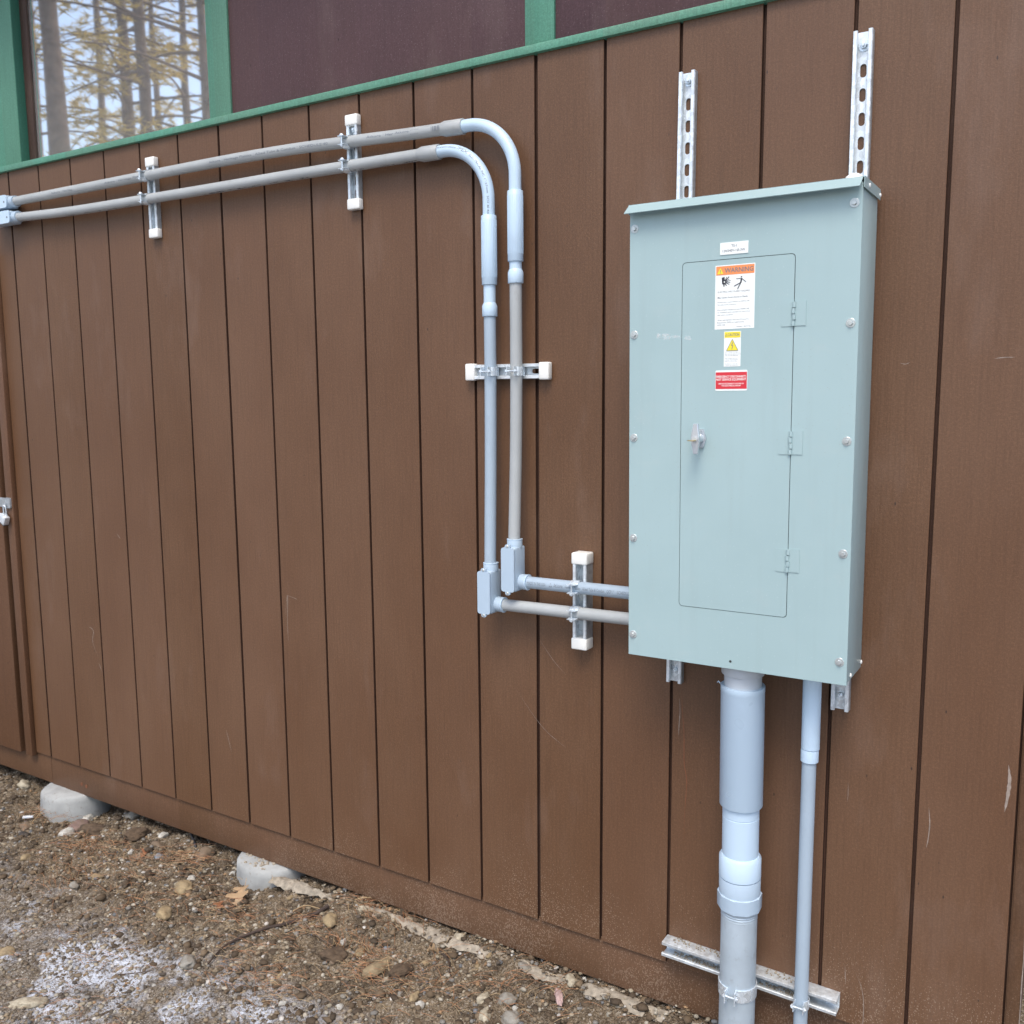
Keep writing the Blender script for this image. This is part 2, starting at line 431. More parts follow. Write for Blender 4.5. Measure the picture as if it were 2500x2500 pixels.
def curve_geo(cu, f):
    o = bpy.data.objects.new('tmp', cu); COL.objects.link(o)
    dg = bpy.context.evaluated_depsgraph_get(); e = o.evaluated_get(dg); me = e.to_mesh()
    V = [f(v.co) for v in me.vertices]; F = [tuple(p.vertices) for p in me.polygons]
    e.to_mesh_clear(); bpy.data.objects.remove(o); bpy.data.curves.remove(cu)
    return V, F
def text2d(s, w=None, h=None, bold=0.0, align='LEFT', space=1.0):
    cu = bpy.data.curves.new('tmp', 'FONT'); cu.body = s; cu.size = 1; cu.resolution_u = 2; cu.offset = bold; cu.space_character = space
    V, F = curve_geo(cu, lambda v: (v.x, v.y))
    xs = [v[0] for v in V]; ys = [v[1] for v in V]; x0, x1, y0, y1 = min(xs), max(xs), min(ys), max(ys)
    capy = .70
    sx = w / (x1 - x0) if w else None; sy = h / capy if h else None
    if sx is None: sx = sy
    if sy is None: sy = sx
    return [((a - x0) * sx, b * sy) for a, b in V], F, (x1 - x0) * sx
def catmull(P, n=8):
    P = [Vector(p) for p in P]; Q = [P[0] * 2 - P[1]] + P + [P[-1] * 2 - P[-2]]; out = []
    for i in range(1, len(Q) - 2):
        a, b, c, d = Q[i - 1:i + 3]
        for k in range(n):
            t = k / n
            out.append(.5 * ((2 * b) + (c - a) * t + (2 * a - 5 * b + 4 * c - d) * t * t + (3 * b - a - 3 * c + d) * t ** 3))
    out.append(P[-1]); return out
def wrap_text(bld, V, F, path, s0, r, phi0=0.0, mi=0):
    """lay flat letters on a pipe that runs along 'path' in a plane parallel to the wall"""
    pts = [Vector(p) for p in path]; L = [0]
    for a, b in zip(pts, pts[1:]): L.append(L[-1] + (b - a).length)
    out = []
    for u, v in V:
        s = min(max(s0 + u, 0), L[-1] - 1e-5); i = max(k for k in range(len(L) - 1) if L[k] <= s)
        f = (s - L[i]) / (L[i + 1] - L[i]); c = pts[i].lerp(pts[i + 1], f)
        T = (pts[min(i + 2, len(pts) - 1)] - pts[i]).normalized() * f + (pts[i + 1] - pts[max(i - 1, 0)]).normalized() * (1 - f); T.normalize()
        N = Vector((-T.z, 0, T.x)); ph = phi0 + v / r
        out.append(c + (Vector((0, -1, 0)) * math.cos(ph) + N * math.sin(ph)) * (r + .0004))
    bld.faces(out, F, mi)

# ------------------------------------------------------------------ ground
def gz(x, y):
    wz = float(np.interp(x, [-.5, .3, .9, 1.5, 2.2, 3], [-.20, -.20, -.175, -.155, -.145, -.14]))
    return float(np.interp(y, [-30, -1.2, -.45, -.15, -.05, 1, 30], [-.30, -.225, -.205, min(wz, -.17), wz, wz, -.25]))
def gfull(x, y):
    z = gz(x, y)
    for cx_, cy_ in ((.105, .03), (1.285, .05)): z -= .044 * math.exp(-((x - cx_) ** 2 + (y - cy_) ** 2) / .045)
    if -1.2 < x < 4.2 and -2 < y < .5:
        k_ = .55 + .45 * min(1, max(0, (y + .75) / .4)); z += .016 * noise.noise(Vector((x * 5, y * 5, 0))) + k_ * (.020 * noise.noise(Vector((x * 14, y * 14, 3))) + .013 * noise.noise(Vector((x * 42, y * 42, 5))) + .005 * noise.noise(Vector((x * 85, y * 85, 5))))
    elif abs(x) < 60: z += .03 * noise.noise(Vector((x * .8, y * .8, 2)))
    return z
xs = np.concatenate([-np.geomspace(150, 1.3, 26), np.arange(-1.2, -.45, .06), np.arange(-.45, 3.1, .0095), np.arange(3.1, 4.4, .06), np.geomspace(4.6, 150, 26)])
ys = np.concatenate([-np.geomspace(150, 2.2, 26), np.arange(-2.1, -1.15, .05), np.arange(-1.15, .16, .0095), np.arange(.17, .6, .06), np.geomspace(.8, 150, 22)])
nx, ny = len(xs), len(ys)
gv = [(float(x), float(y), gfull(float(x), float(y))) for y in ys for x in xs]
gf = [(j * nx + i, j * nx + i + 1, (j + 1) * nx + i + 1, (j + 1) * nx + i) for j in range(ny - 1) for i in range(nx - 1)]
g = link('ground', mesh_of('ground', gv, gf), 'ground', None, sharp=180); g['kind'] = 'structure'

# ------------------------------------------------------------------ building
P8 = .2032
bd = Thing('building', 'brown vertical-grooved wooden building with green window trim and dark red upper panels', 'building')
XL, XR, ZT = -3.2, 3.688, 2.4385
def siding_profile(x0, x1, gd=.011, gw=.0084):
    P = [(x0, 0.)]; k = math.ceil(x0 / P8)
    while k * P8 < x1 - .01:
        gx = k * P8
        if gx > x0 + .02:
            ww = gw * (.5 if k == 18 else 1.25 if k % 6 == 0 else 1)
            P += [(gx - ww / 2 - .0008, 0.), (gx - ww / 2, .0012), (gx - ww / 2 + .0004, gd), (gx + ww / 2 - .0004, gd), (gx + ww / 2, .0012), (gx + ww / 2 + .0008, 0.)]
        k += 1
    return P + [(x1, 0.)]
def siding(bld, x0, x1, z0, z1, yo=0):
    P = siding_profile(x0, x1); A = []
    zz = [z0 + (z1 - z0) * k / 6 for k in range(7)]
    rows = [[bld.bm.verts.new((x, y + yo, z)) for x, y in P] for z in zz]
    for r0, r1 in zip(rows, rows[1:]):
        for i in range(len(P) - 1):
            f = bld.bm.faces.new((r0[i], r0[i + 1], r1[i + 1], r1[i]))
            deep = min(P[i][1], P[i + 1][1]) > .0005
            f.material_index = 1 if deep else 0  # recessed faces take the groove shade colour
    # lower edge thickness
    q = [bld.bm.verts.new((x, .016 + yo, z0)) for x, y in P]
    for i in range(len(P) - 1): bld.bm.faces.new((rows[0][i + 1], rows[0][i], q[i], q[i + 1]))
b = B(); siding(b, -.108, XR, 0, ZT)
sdg = b.done('siding', ['siding', 'groove'], bd, flat=True)
b = B(); siding(b, XL, -1.3, 0, ZT); b.done('siding', ['siding', 'groove'], bd, flat=True)
b = B(); siding(b, -1.3, -.108, 2.14, ZT); b.done('siding', ['siding', 'groove'], bd, flat=True)
# skirt board, set back under the siding, with a plank joint
b = B(); b.box(XL, -.0215, .010, .045, -.128, .006, .003); b.box(-.0195, 3.05, .010, .045, -.132, .006, .003); b.box(3.052, XR - .004, .010, .045, -.135, .006, .003)
sk = b.done('skirt_board', 'skirt', bd)
b = B()
for x, z in ((.19, -.085), (.222, -.088)): b.lathe((x, .0098, z), (0, -1, 0), [(0, .008), (.001, .008)], 14)
b.done('knot', 'rust', sub(sk, bd))
# corner board with worn edge
b = B(); b.box(3.6615, 3.690, -.0035, .02, -.135, 3.4, .003)
b.done('corner_board', 'skirt', bd)
b = B(); rows = []
for k in range(60):
    z = -.12 + k * .02; q = .0012 + .0032 * max(0, noise.noise(Vector((z * 9, 0, 1))) + .25)
    rows.append([b.bm.verts.new(p) for p in ((3.6905 - q, -.0041, z), (3.6906, -.0041, z), (3.6906, .004, z))])
for p, q in zip(rows, rows[1:]):
    for j in range(2): b.bm.faces.new((p[j], q[j], q[j + 1], p[j + 1]))
b.done('worn_edge', 'scuff', bd, flat=True)
# door with trim at the left
b = B(); b.box(-1.2, -.1975, -.020, .012, -.012, 2.125, .002); dr = b.done('door', 'door', bd)
b = B(); b.box(-.452, -.446, -.0202, -.0195, 0, 2.1); b.done('door_groove_shade', 'groove', sub(dr, bd))  # flat dark strip draws the shade of a groove
b = B(); b.box(-.158, -.110, -.021, .002, -.014, 2.128, .0025); b.box(-1.26, -.160, -.021, .002, 2.135, 2.17, .0025); b.box(-1.26, -1.212, -.021, .002, -.014, 2.128, .0025)
b.done('door_trim', 'door', bd)
b = B(); b.box(-.1972, -.1582, .034, .040, -.012, 2.13); b.done('door_gap_shade', 'black', bd)  # black strip stands in for the shade inside the gap
b = B()
b.prism(rrect(-.30, -.150, 1.083, 1.122, .004), -.0245, -.0212)
b.prism(rrect(-.152, -.117, 1.080, 1.124, .006), -.029, -.0218)
b.box(-.147, -.139, -.036, -.024, 1.086, 1.104, .001)
b.done('hasp', 'dullgalv', sub(dr, bd))
# walls behind and beside, roof
b = B(); b.box(XL, XR - .01, .05, .10, -.12, ZT + .01); b.box(XL, XL + .05, .1, 5, -.12, 3.45); b.box(XR - .058, XR - .008, .1, 5, -.12, 3.45); b.box(XL, XR - .008, 5, 5.05, -.12, 3.45); b.box(XL, XR - .01, .075, .10, ZT + .01, 3.45)
b.done('wall', 'wallback', bd)
b = B(); b.prism([(-.42, 3.44), (-.42, 3.50), (2.55, 4.25), (5.5, 3.50), (5.5, 3.44), (2.55, 4.18)], XL - .35, XR + .35, ax='yz'); b.done('roof', 'roof', bd)
b = B(); b.box(XL - .3, XR + .3, -.40, -.02, 3.40, 3.435); b.done('soffit', 'redpanel', bd)
b = B(); b.box(XL, XR, -.004, .07, 3.32, 3.41, .002); b.done('header_trim', 'green', bd)
# green sill strip
b = B(); b.box(XL, 3.60, -.014, .05, ZT - .001, ZT + .0205, .002); b.done('sill_trim', 'green', bd)
# mullions and panels
def mull(x0, x1, y=-.006): 
    b = B(); b.box(x0, x1, y, .05, ZT + .0215, 3.318, .002); return b.done('mullion', 'green', bd)
mull(1.19, 1.291); mull(2.409, 2.497); mull(3.56, 3.66)
b = B(); b.box(-.50, .104, -.006, .044, ZT + .0215, 3.318, .002); b.done('window_casing', 'green', bd)
b = B(); b.box(.1042, .1062, -.0035, .0435, ZT + .0225, 3.317); b.done('casing_side_shade', 'greenshade', bd)  # thin darker sheet paints shade onto the casing's right side
for x0, x1 in ((1.2912, 2.4088), (2.4972, 3.5598)):
    b = B(); b.box(x0, x1, .001, .03, ZT + .0215, 3.318, .001); b.done('upper_panel', 'redpanel', bd)
win = bpy.data.objects.new('window', None); COL.objects.link(win); win.parent = bd.o; win.location = (.65, .04, 2.9)
def wpart(b, name, m): o = b.done(name, m, (win, Vector((.65, .04, 2.9)))); return o
b = B(); b.box(.1064, 1.1898, .040, .046, ZT + .0215, 3.318); wpart(b, 'pane', 'glass')
b = B(); b.box(.1064, .150, .030, .0385, ZT + .022, 3.317, .001); wpart(b, 'stop', 'jambbrown')  # dark brown strip along the left edge of the pane
# scuffs, rust run-off
def blade(pts, wd, y=-.0006):
    """thin tapered mark following pts in (x,z)"""
    L = [];R_ = []; n = len(pts)
    for i, (x, z) in enumerate(pts):
        a = pts[max(i - 1, 0)]; c = pts[min(i + 1, n - 1)]; dx, dz = c[0] - a[0], c[1] - a[1]; l = math.hypot(dx, dz) or 1
        q = wd * math.sin(PI * (i + .25) / (n - .5)) * random.uniform(.6, 1.15); L.append((x - dz / l * q, y, z + dx / l * q)); R_.append((x + dz / l * q, y, z - dx / l * q))
    return L + R_, [(i, i + 1, n + i + 1, n + i) for i in range(n - 1)]
def marks(name, lst, m, k=.62):
    for pts, wd in lst:
        b = B(); pp = catmull([(p[0], 0, p[1]) for p in pts], 5); pp = [(q.x, q.z) for q in pp]
        V, F = blade(pp, wd * (1 if wd > .0045 else k)); b.faces(V, F); b.done(name, m, bd, flat=True)
marks('scuff_mark', [([(3.636, .735), (3.640, .70), (3.638, .66), (3.634, .625)], .005)], 'scuff')
marks('scuff_mark', [([(3.480, .60), (3.484, .56), (3.482, .52), (3.479, .50)], .0022)], 'scuff')
marks('scuff_mark', [([(3.335, .14), (3.352, .10), (3.358, .05), (3.356, -.01), (3.350, -.06)], .0015)], 'scuff')
marks('scuff_mark', [([(3.310, .15), (3.312, .125), (3.314, .10)], .0012), ([(3.300, .62), (3.301, .59), (3.300, .57)], .0008)], 'scuff')
marks('scuff_mark', [([(1.117, .335), (1.128, .30), (1.140, .255)], .0022)], 'scuff')
marks('scuff_mark', [([(1.44, .80), (1.455, .875), (1.45, .78), (1.452, .70)], .0016), ([(1.45, .875), (1.49, .868), (1.50, .865)], .0015)], 'scuff')
marks('scuff_mark', [([(.33, .62), (.35, .615), (.36, .60), (.35, .56), (.38, .50)], .003), ([(.38, .48), (.40, .44)], .002), ([(.55, 1.02), (.57, 1.0)], .002)], 'scuff')
marks('scuff_mark', [([(3.372, 1.615), (3.385, 1.612), (3.395, 1.616)], .0012), ([(3.560, 1.62), (3.58, 1.622), (3.60, 1.622)], .0016)], 'scuff')
marks('scuff_mark', [([(2.44, .86), (2.49, .80), (2.53, .765)], .0007), ([(2.36, .70), (2.45, .60), (2.53, .55)], .0007)], 'scuff')
marks('rust_stain', [([(2.874, .79), (2.876, .73), (2.882, .66), (2.884, .58), (2.892, .53), (2.888, .45), (2.887, .36)], .0022)], 'rust')
marks('drip_mark', [([(2.868, .755), (2.870, .72), (2.868, .68), (2.867, .65)], .0016)], 'scuff')

# ------------------------------------------------------------------ strut channels
def strut(cx, cz, length, vertical, deep, label, slots=(), bolts=(), caps=True, tilt=0., m='galv', mside='dullgalv', group='steel mounting channels'):
    """channel open to the front; built vertical about (cx, cz) then turned"""
    D = .0413 if deep else .0207; W = .0206; th = .0026; y0 = -.0006
    t = Thing('strut_channel', label, 'strut channel', (cx, 0, cz), group, rot=(0, -(tilt) , 0))
    mt = Matrix.Identity(4) if vertical else Matrix.Rotation(PI / 2, 4, 'Y')
    c = Vector((cx, 0, cz)); X = Matrix.Translation(c) @ mt @ Matrix.Translation(-c)
    z0, z1 = cz - length / 2, cz + length / 2
    b = B()
    # profile in xy: side walls + in-turned lips
    for s in (-1, 1):
        prof = [(s * W, y0 - th), (s * W, -D + .002), (s * (W - .0012), -D), (s * .0125, -D), (s * .0113, -D + .0015), (s * .0113, -D + .0075), (s * .0137, -D + .0075), (s * .0137, -D + th), (s * (W - th), -D + th), (s * (W - th), y0 - th)]
        b.prism([(cx + a, q) for a, q in prof], z0, z1, ax='xy')
    hl = [rrect(cx - .0068, cx + .0068, q - .0142, q + .0142, .0066) for q in slots]
    V, F = plate([[(cx - W, z0), (cx + W, z0), (cx + W, z1), (cx - W, z1)]] + hl, y0 - th, th)
    b.faces(V, F)
    b.xform(X); ch = b.done('channel', m, t)
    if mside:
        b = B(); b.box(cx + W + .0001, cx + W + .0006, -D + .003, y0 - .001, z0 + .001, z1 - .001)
        b.xform(X); b.done('dark_side_sheet', mside, sub(ch, t), flat=True)  # darker steel sheet laid over one side of the channel
    if caps:
        for zz in (z1, z0):
            b = B(); q = (zz - .026, zz + .006) if zz == z1 else (zz - .006, zz + .026)
            b.box(cx - W - .0033, cx + W + .0033, -D - .003, y0 - .0002, q[0], q[1], .0045, seg=3); b.xform(X); b.done('end_cap', 'cap', t)
    for q in bolts:
        b = B(); b.lathe((cx, y0 - th, q), (0, -1, 0), [(0, .0125), (.0018, .0125), (.0018, .0118), (.002, .0118)], 24)
        b.lathe((cx, y0 - th - .002, q), (0, -1, 0), [(0, .0078), (.005, .0078), (.0062, .0068)], 6, ph=.3)
        b.lathe((cx, y0 - th - .008, q), (0, -1, 0), [(0, .0042), (.004, .0042), (.005, .003)], 12)
        b.xform(X); b.done('bolt', 'zinc', t)
    return t
strut(.8915, 2.238, .262, True, False, 'short upright galvanised channel with white end caps, the far left one nearest the window', slots=(2.14, 2.19, 2.24, 2.29, 2.33))
strut(1.8144, 2.240, .262, True, False, 'short upright galvanised channel with white end caps, just left of the two pipe bends', slots=(2.152, 2.19, 2.24, 2.29, 2.33), bolts=(2.335,))
strut(2.351, 1.612, .262, False, False, 'short horizontal galvanised channel with white end caps behind the two upright pipes', bolts=(1.647,), slots=(1.54, 1.70))
strut(2.592, .990, .256, True, True, 'short upright deep channel with white end caps beside the lower left of the grey panel', slots=(.92, .99, 1.06))
strut(2.863, 1.558, 1.515, True, False, 'long slotted channel rising above the left side of the grey panel', slots=[2.243 - .0509 * k for k in range(0, 28)], bolts=(2.296, .832), caps=False, tilt=math.radians(-.38))
strut(3.2737, 1.565, 1.531, True, False, 'long slotted channel rising above the right side of the grey panel', slots=[2.250 - .0509 * k for k in range(0, 28)], bolts=(2.302, .835), caps=False, tilt=math.radians(.22))
lowt = strut(3.073, .058, .457, False, True, 'long horizontal deep channel with sand in it near the ground behind the two risers', caps=False, m='dirtygalv', mside=None, tilt=math.radians(-1.1))

# sand lying on and in the low channel
b = B()
for k in range(420):
    x = random.choice([random.uniform(2.87, 3.01), random.uniform(3.12, 3.2), random.uniform(2.87, 3.20)])
    zb = .058 - (x - 3.073) * .0192
    y, z = (random.uniform(-.034, -.006), zb - .0185) if random.random() < .7 else (random.uniform(-.030, -.002), zb + .021)
    s = random.uniform(.0012, .0034); b.lathe((x, y, z), (random.uniform(-.3, .3), random.uniform(-.3, .3), 1), [(0, s * .6), (s * .6, s), (s * 1.4, s * .4)], 5)
o = b.done('sand', 'mortar', None, (3.07, -.02, .04)); o.location = (3.07, -.02, .04); tag(o, 'loose sand and grit lying along the low channel', 'sand', kind='stuff')

# ------------------------------------------------------------------ pipe clamps
def clamp(cx, cz, y0, r, pipe_h, label, yc=None, wd=.024, m='zinc', flip=1, th=.0017):
    """two half straps from the channel lips round the pipe, ears and bolt in front. local: a = offset across the pipe"""
    yc = y0 - r if yc is None else yc
    t = Thing('pipe_clamp', label, 'pipe clamp', (cx, y0, cz), 'pipe clamps on the channels')
    def put(b):
        c = Vector((cx, 0, cz))
        if not pipe_h: b.xform(Matrix.Translation(c) @ Matrix.Rotation(PI / 2, 4, 'Y') @ Matrix.Translation(-c))
        return b
    R0 = r + .0008
    for s in (1, -1):
        ctr = []
        ctr.append((s * .0095, y0 + .010)); ctr.append((s * .0105, y0 + .001))
        a0 = math.asin(min(.95, .0115 / R0)); a1 = PI - math.asin(min(.9, .0095 / R0))
        for k in range(15):
            a = a0 + (a1 - a0) * k / 14; ctr.append((s * R0 * math.sin(a), yc + R0 * math.cos(a)))
        ye = yc - R0 * math.cos(PI - a1)
        ctr += [(s * .0100, ye - .004), (s * .0112, ye - .018)]
        out = []
        for i, (a, y) in enumerate(ctr):
            p = ctr[max(i - 1, 0)]; q = ctr[min(i + 1, len(ctr) - 1)]; dx, dy = q[0] - p[0], q[1] - p[1]; l = math.hypot(dx, dy)
            n_ = (dy / l, -dx / l); 
            if n_[0] * s < 0 and abs(a) > .008: n_ = (-n_[0], -n_[1])
            out.append((a + n_[0] * th, y + n_[1] * th))
        poly = ctr + out[::-1]
        b = B(); b.prism([(y, cz + a) for a, y in poly], cx - wd / 2, cx + wd / 2, ax='yz'); put(b).done('strap', m, t)
    yb = yc - R0 - .0105
    b = B(); b.lathe((cx, yb, cz - .019), (0, 0, 1), [(0, .0024), (.038, .0024)], 12); put(b).done('bolt', m, t)
    b = B(); b.lathe((cx, yb, cz + .0128 * flip), (0, 0, flip), [(0, .0058), (.0036, .0058), (.0048, .0048)], 6); put(b).done('bolt_head', m, t)
    b = B(); b.lathe((cx, yb, cz - .0128 * flip), (0, 0, -flip), [(0, .0054), (.0036, .0054)], 6); put(b).done('nut', m, t)
R1 = .0167
clamp(.8915, 2.3085, -.0207, R1, True, 'zinc clamp holding the upper pipe on the far left channel')
clamp(.8915, 2.2305, -.0207, R1, True, 'zinc clamp holding the lower pipe on the far left channel')
clamp(1.8144, 2.2935, -.0207, R1, True, 'zinc clamp holding the upper pipe just left of the bends')
clamp(1.8144, 2.2250, -.0207, R1, True, 'zinc clamp holding the lower pipe just left of the bends')
clamp(2.3105, 1.612, -.0207, R1, False, 'zinc clamp round the left upright pipe on the horizontal channel', flip=-1)
clamp(2.395, 1.612, -.0207, R1, False, 'zinc clamp round the right upright pipe on the horizontal channel', flip=-1)
clamp(2.592, 1.0335, -.0413, R1, True, 'zinc clamp on the upper of the two pipes entering the grey panel')
clamp(2.592, .9625, -.0413, R1, True, 'zinc clamp on the lower of the two pipes entering the grey panel')
clamp(3.069, .060, -.0413, .0445, False, 'wide dull clamp round the thick steel conduit near the ground', m='zinc', wd=.032, flip=-1, th=.0028)
clamp(3.222, .054, -.0413, R1, False, 'zinc clamp holding the thin riser to the low channel', flip=-1)

# ------------------------------------------------------------------ conduits
YS = -.0377; YD = -.058
def arc(cx, cz, r, y, n=20): return [(cx + r * math.sin(a), y, cz + r * math.cos(a)) for a in (PI / 2 * k / n for k in range(n + 1))]
def conduit_body(t, cx, zb, zt, hubz, xr, facing='front'):
    """access fitting: bevelled body with a screwed cover on the front, top hub and side hub"""
    b = B(); b.box(cx - .0205, cx + .0205, -.090, -.034, zb, zt, .006, seg=3)
    b.lathe((cx, YD, zt - .004), (0, 0, 1), [(0, .0215), (.0225, .0215), (.024, .0205), (.024, .0168)], 32)
    b.lathe((cx + .015, YD, hubz), (1, 0, 0), [(0, .0215), (xr - cx - .0155, .0215), (xr - cx - .0145, .0205), (xr - cx - .0145, .0168)], 32)
    body = b.done('conduit_body', 'pvcblue', t)
    b = B(); b.prism(rrect(cx - .0208, cx + .0208, zb + .001, zt - .001, .007), -.0975, -.0905)
    for z in (zt + .002, zb - .002): b.prism(rrect(cx - .009, cx + .007, z - .007, z + .007, .0065), -.0965, -.090)
    b.done('cover', 'pvcblue', sub(body, t))
    for z in (zt + .003, zb - .003):
        b = B(); b.lathe((cx - .001, -.0965, z), (0, -1, 0), [(0, .0042), (.0012, .0042), (.0022, .003)], 14); b.done('screw', 'screw', sub(body, t))
    b = B(); b.lathe((xr - .0005, YD, hubz), (1, 0, 0), [(0, .0222), (.0022, .0222)], 32); b.done('hub_rim', 'pvclight', sub(body, t))
    b = B(); b.lathe((cx, YD, zt + .018), (0, 0, 1), [(0, .0222), (.0015, .0222)], 32); b.done('hub_rim', 'pvclight', sub(body, t))
def end_body(t, x0, cz):
    b = B(); b.box(x0 - .15, x0, -.0600, -.012, cz - .0235, cz + .0235, .007, seg=3)
    b.lathe((x0 - .010, YS, cz), (1, 0, 0), [(0, .0222), (.032, .0222), (.036, .0215), (.036, .0168)], 32)
    body = b.done('conduit_body', 'pvcblue', t)
    b = B(); b.prism(rrect(x0 - .155, x0 + .002, cz - .024, cz + .024, .011), -.0650, -.0603); b.done('cover', 'pvclight', sub(body, t))
    b = B(); b.lathe((x0 - .014, -.0650, cz - .002), (0, -1, 0), [(0, .0038), (.001, .0038)], 12); b.done('screw', 'inkgrey', sub(body, t))

def conduit_run(label, left, xc0, xc1, arc_c, xv, zs, print_):
    """left: centreline points; xc0..xc1 coupling; arc centre; vertical at xv; zs: (sleeve top, sleeve bottom, coupling top, bottom, body top)"""
    t = Thing('conduit_run', label, 'conduit', (xv, 0, zs[3]), 'grey plastic conduit runs on the wall')
    path = catmull(left, 10)
    b = B(); b.sweep(path, R1, 28); pp = b.done('pipe', 'pvcbeige', t)
    (a, a2, z0, z1) = xc0[0], xc1[0], xc0[1], xc1[1]
    d = Vector((a2 - a, 0, z1 - z0)); L = d.length
    b = B(); b.lathe((a, YS, z0), d, [(-.004, R1 + .0002), (0, R1 + .0012), (.012, R1 + .0042), (L - .001, R1 + .0042), (L, R1 + .0036), (L, R1)], 32); b.done('coupling', 'pvcbeige', t)
    bend = [(a2 - .01, YS, z1)] + arc(arc_c[0], arc_c[1], .146, YS) + [(xv, YS, zs[0] - .01)]
    b = B(); b.sweep(bend, R1, 28); bp = b.done('bend', 'pvclight', t)
    b = B(); b.lathe((xv, YS, zs[1]), (0, 0, 1), [(0, .018), (0, .0205), (.001, .0212), (zs[0] - zs[1] - .001, .0212), (zs[0] - zs[1], .0205), (zs[0] - zs[1], .017)], 40)
    for k in range(28):
        an = 2 * PI * k / 28; b.box(-.0006, .0006, -.0216, -.0208, zs[1] + .02, zs[0] - .012)
        q = b.bm.verts[:][-8:]; bmesh.ops.transform(b.bm, matrix=Matrix.Translation((xv, YS, 0)) @ Matrix.Rotation(an, 4, 'Z'), verts=q)
    b.done('expansion_sleeve', 'pvclight', t)
    b = B(); b.sweep([(xv, YS, zs[1] + .01), (xv, YS, zs[2] - .005)], R1, 28); b.done('pipe', 'pvclight', t)
    b = B(); h = zs[2] - zs[3]; b.lathe((xv, YS, zs[3]), (0, 0, 1), [(0, .017), (0, .0205), (.001, .0212), (h - .007, .0212), (h, .0180), (h + .002, .0172)], 32); b.done('coupling', 'pvclight', t)
    return t, pp, bp, path, bend
A = conduit_run('grey plastic conduit run with the outer, higher bend and a beige upright',
    [(.06, YS, 2.308), (.45, YS, 2.308), (.9, YS, 2.3085), (1.27, YS, 2.3085), (1.57, YS, 2.304), (1.83, YS, 2.2935), (2.03, YS, 2.2845), (2.18, YS, 2.2795)],
    (2.160, 2.2800), (2.232, 2.2775), (2.249, 2.1315), 2.395, (2.0885, 1.9045, 1.8830, 1.8470), 0)
tA = A[0]
b = B(); b.sweep(catmull([(2.395, YS, 1.852), (2.395, YS, 1.612), (2.3955, -.043, 1.40), (2.396, -.051, 1.25), (2.397, YD, 1.148)], 6), R1, 28); vA = b.done('pipe', 'pvcbeige', tA)
conduit_body(tA, 2.3985, 1.006, 1.131, 1.0315, 2.441)
b = B(); b.sweep([(2.43, YD, 1.0315), (2.62, YD, 1.0335), (2.80, YD, 1.0350)], R1, 28); hA = b.done('pipe', 'pvcgrey', tA)
end_body(tA, .080, 2.307)
Bn = conduit_run('grey plastic conduit run with the inner, lower bend and a bluish upright',
    [(.08, YS, 2.247), (.46, YS, 2.2345), (.9, YS, 2.2305), (1.27, YS, 2.228), (1.56, YS, 2.2272), (1.81, YS, 2.225), (1.97, YS, 2.2235), (2.10, YS, 2.2222)],
    (2.080, 2.2225), (2.1495, 2.2215), (2.1645, 2.0755), 2.3105, (2.0325, 1.8480, 1.7980, 1.7630), 0)
tB = Bn[0]
b = B(); b.sweep(catmull([(2.3105, YS, 1.768), (2.3105, YS, 1.612), (2.312, -.043, 1.38), (2.314, -.051, 1.20), (2.3165, YD, 1.075)], 6), R1, 28); vB = b.done('pipe', 'pvcgrey', tB)
conduit_body(tB, 2.3185, .934, 1.057, .9585, 2.362)
b = B(); b.sweep([(2.35, YD, .9585), (2.6, YD, .9630), (2.80, YD, .9665)], R1, 28); hB = b.done('pipe', 'pvcbeige', tB)
end_body(tB, .093, 2.248)

# printing on the conduits
pathH = [(2.43, YD, 1.0315), (2.62, YD, 1.0335), (2.80, YD, 1.0350)]
b = B()
for s, s0, wd, h, ph in (('MADE IN THE USA', .018, .058, .0085, -.15), ('Atkore', .100, .029, .0105, -.15), ('| Heritage Plastics | Allied Tube & Conduit | QCP 1"', .132, .150, .0085, -.15), ('SCHEDULE 40', .290, .050, .0085, -.15)):
    V, F, _ = text2d(s, wd, h); wrap_text(b, V, F, pathH, s0, R1, ph)
def ring_tri(x, z, w, h, k=.62):
    o = [(x, z), (x + w, z), (x + w / 2, z + h)]; cx, cz = x + w / 2, z + h * .36; i = [(cx + (a - cx) * k, cz + (c - cz) * k) for a, c in o]
    return o + i, [(0, 1, 4, 3), (1, 2, 5, 4), (2, 0, 3, 5)]
V, F = ring_tri(.086, 0, .011, .0115); wrap_text(b, V, F, pathH, 0, R1, -.15)
b.done('lettering', 'inkgrey', sub(hA, tA), flat=True)
b = B()
for s, s0, wd, h in (('FOR USE WITH 90°C CONDUCTORS', .012, .062, .0042), ('IPEX', .078, .036, .0088), ('ELECTRICAL INC', .122, .075, .0062), ('1"-27mm', .203, .038, .0055), ('SCH 40 RIGID', .248, .062, .0055)):
    V, F, _ = text2d(s, wd, h, bold=.004); wrap_text(b, V, F, Bn[4], s0, R1, .30)
b.done('lettering', 'inkgrey', sub(Bn[2], tB), flat=True)
b = B()
for s0, wd, ph in ((.30, .13, -.30), (.62, .22, -.35), (1.17, .52, -.30), (1.84, .10, -.1), (1.945, .05, .0)):
    V, F, _ = text2d('Atkore | Heritage Plastics | Allied Tube & Conduit | SCHEDULE 40'[:int(wd * 125)], wd, .0072); wrap_text(b, V, F, A[3], s0, R1, ph)
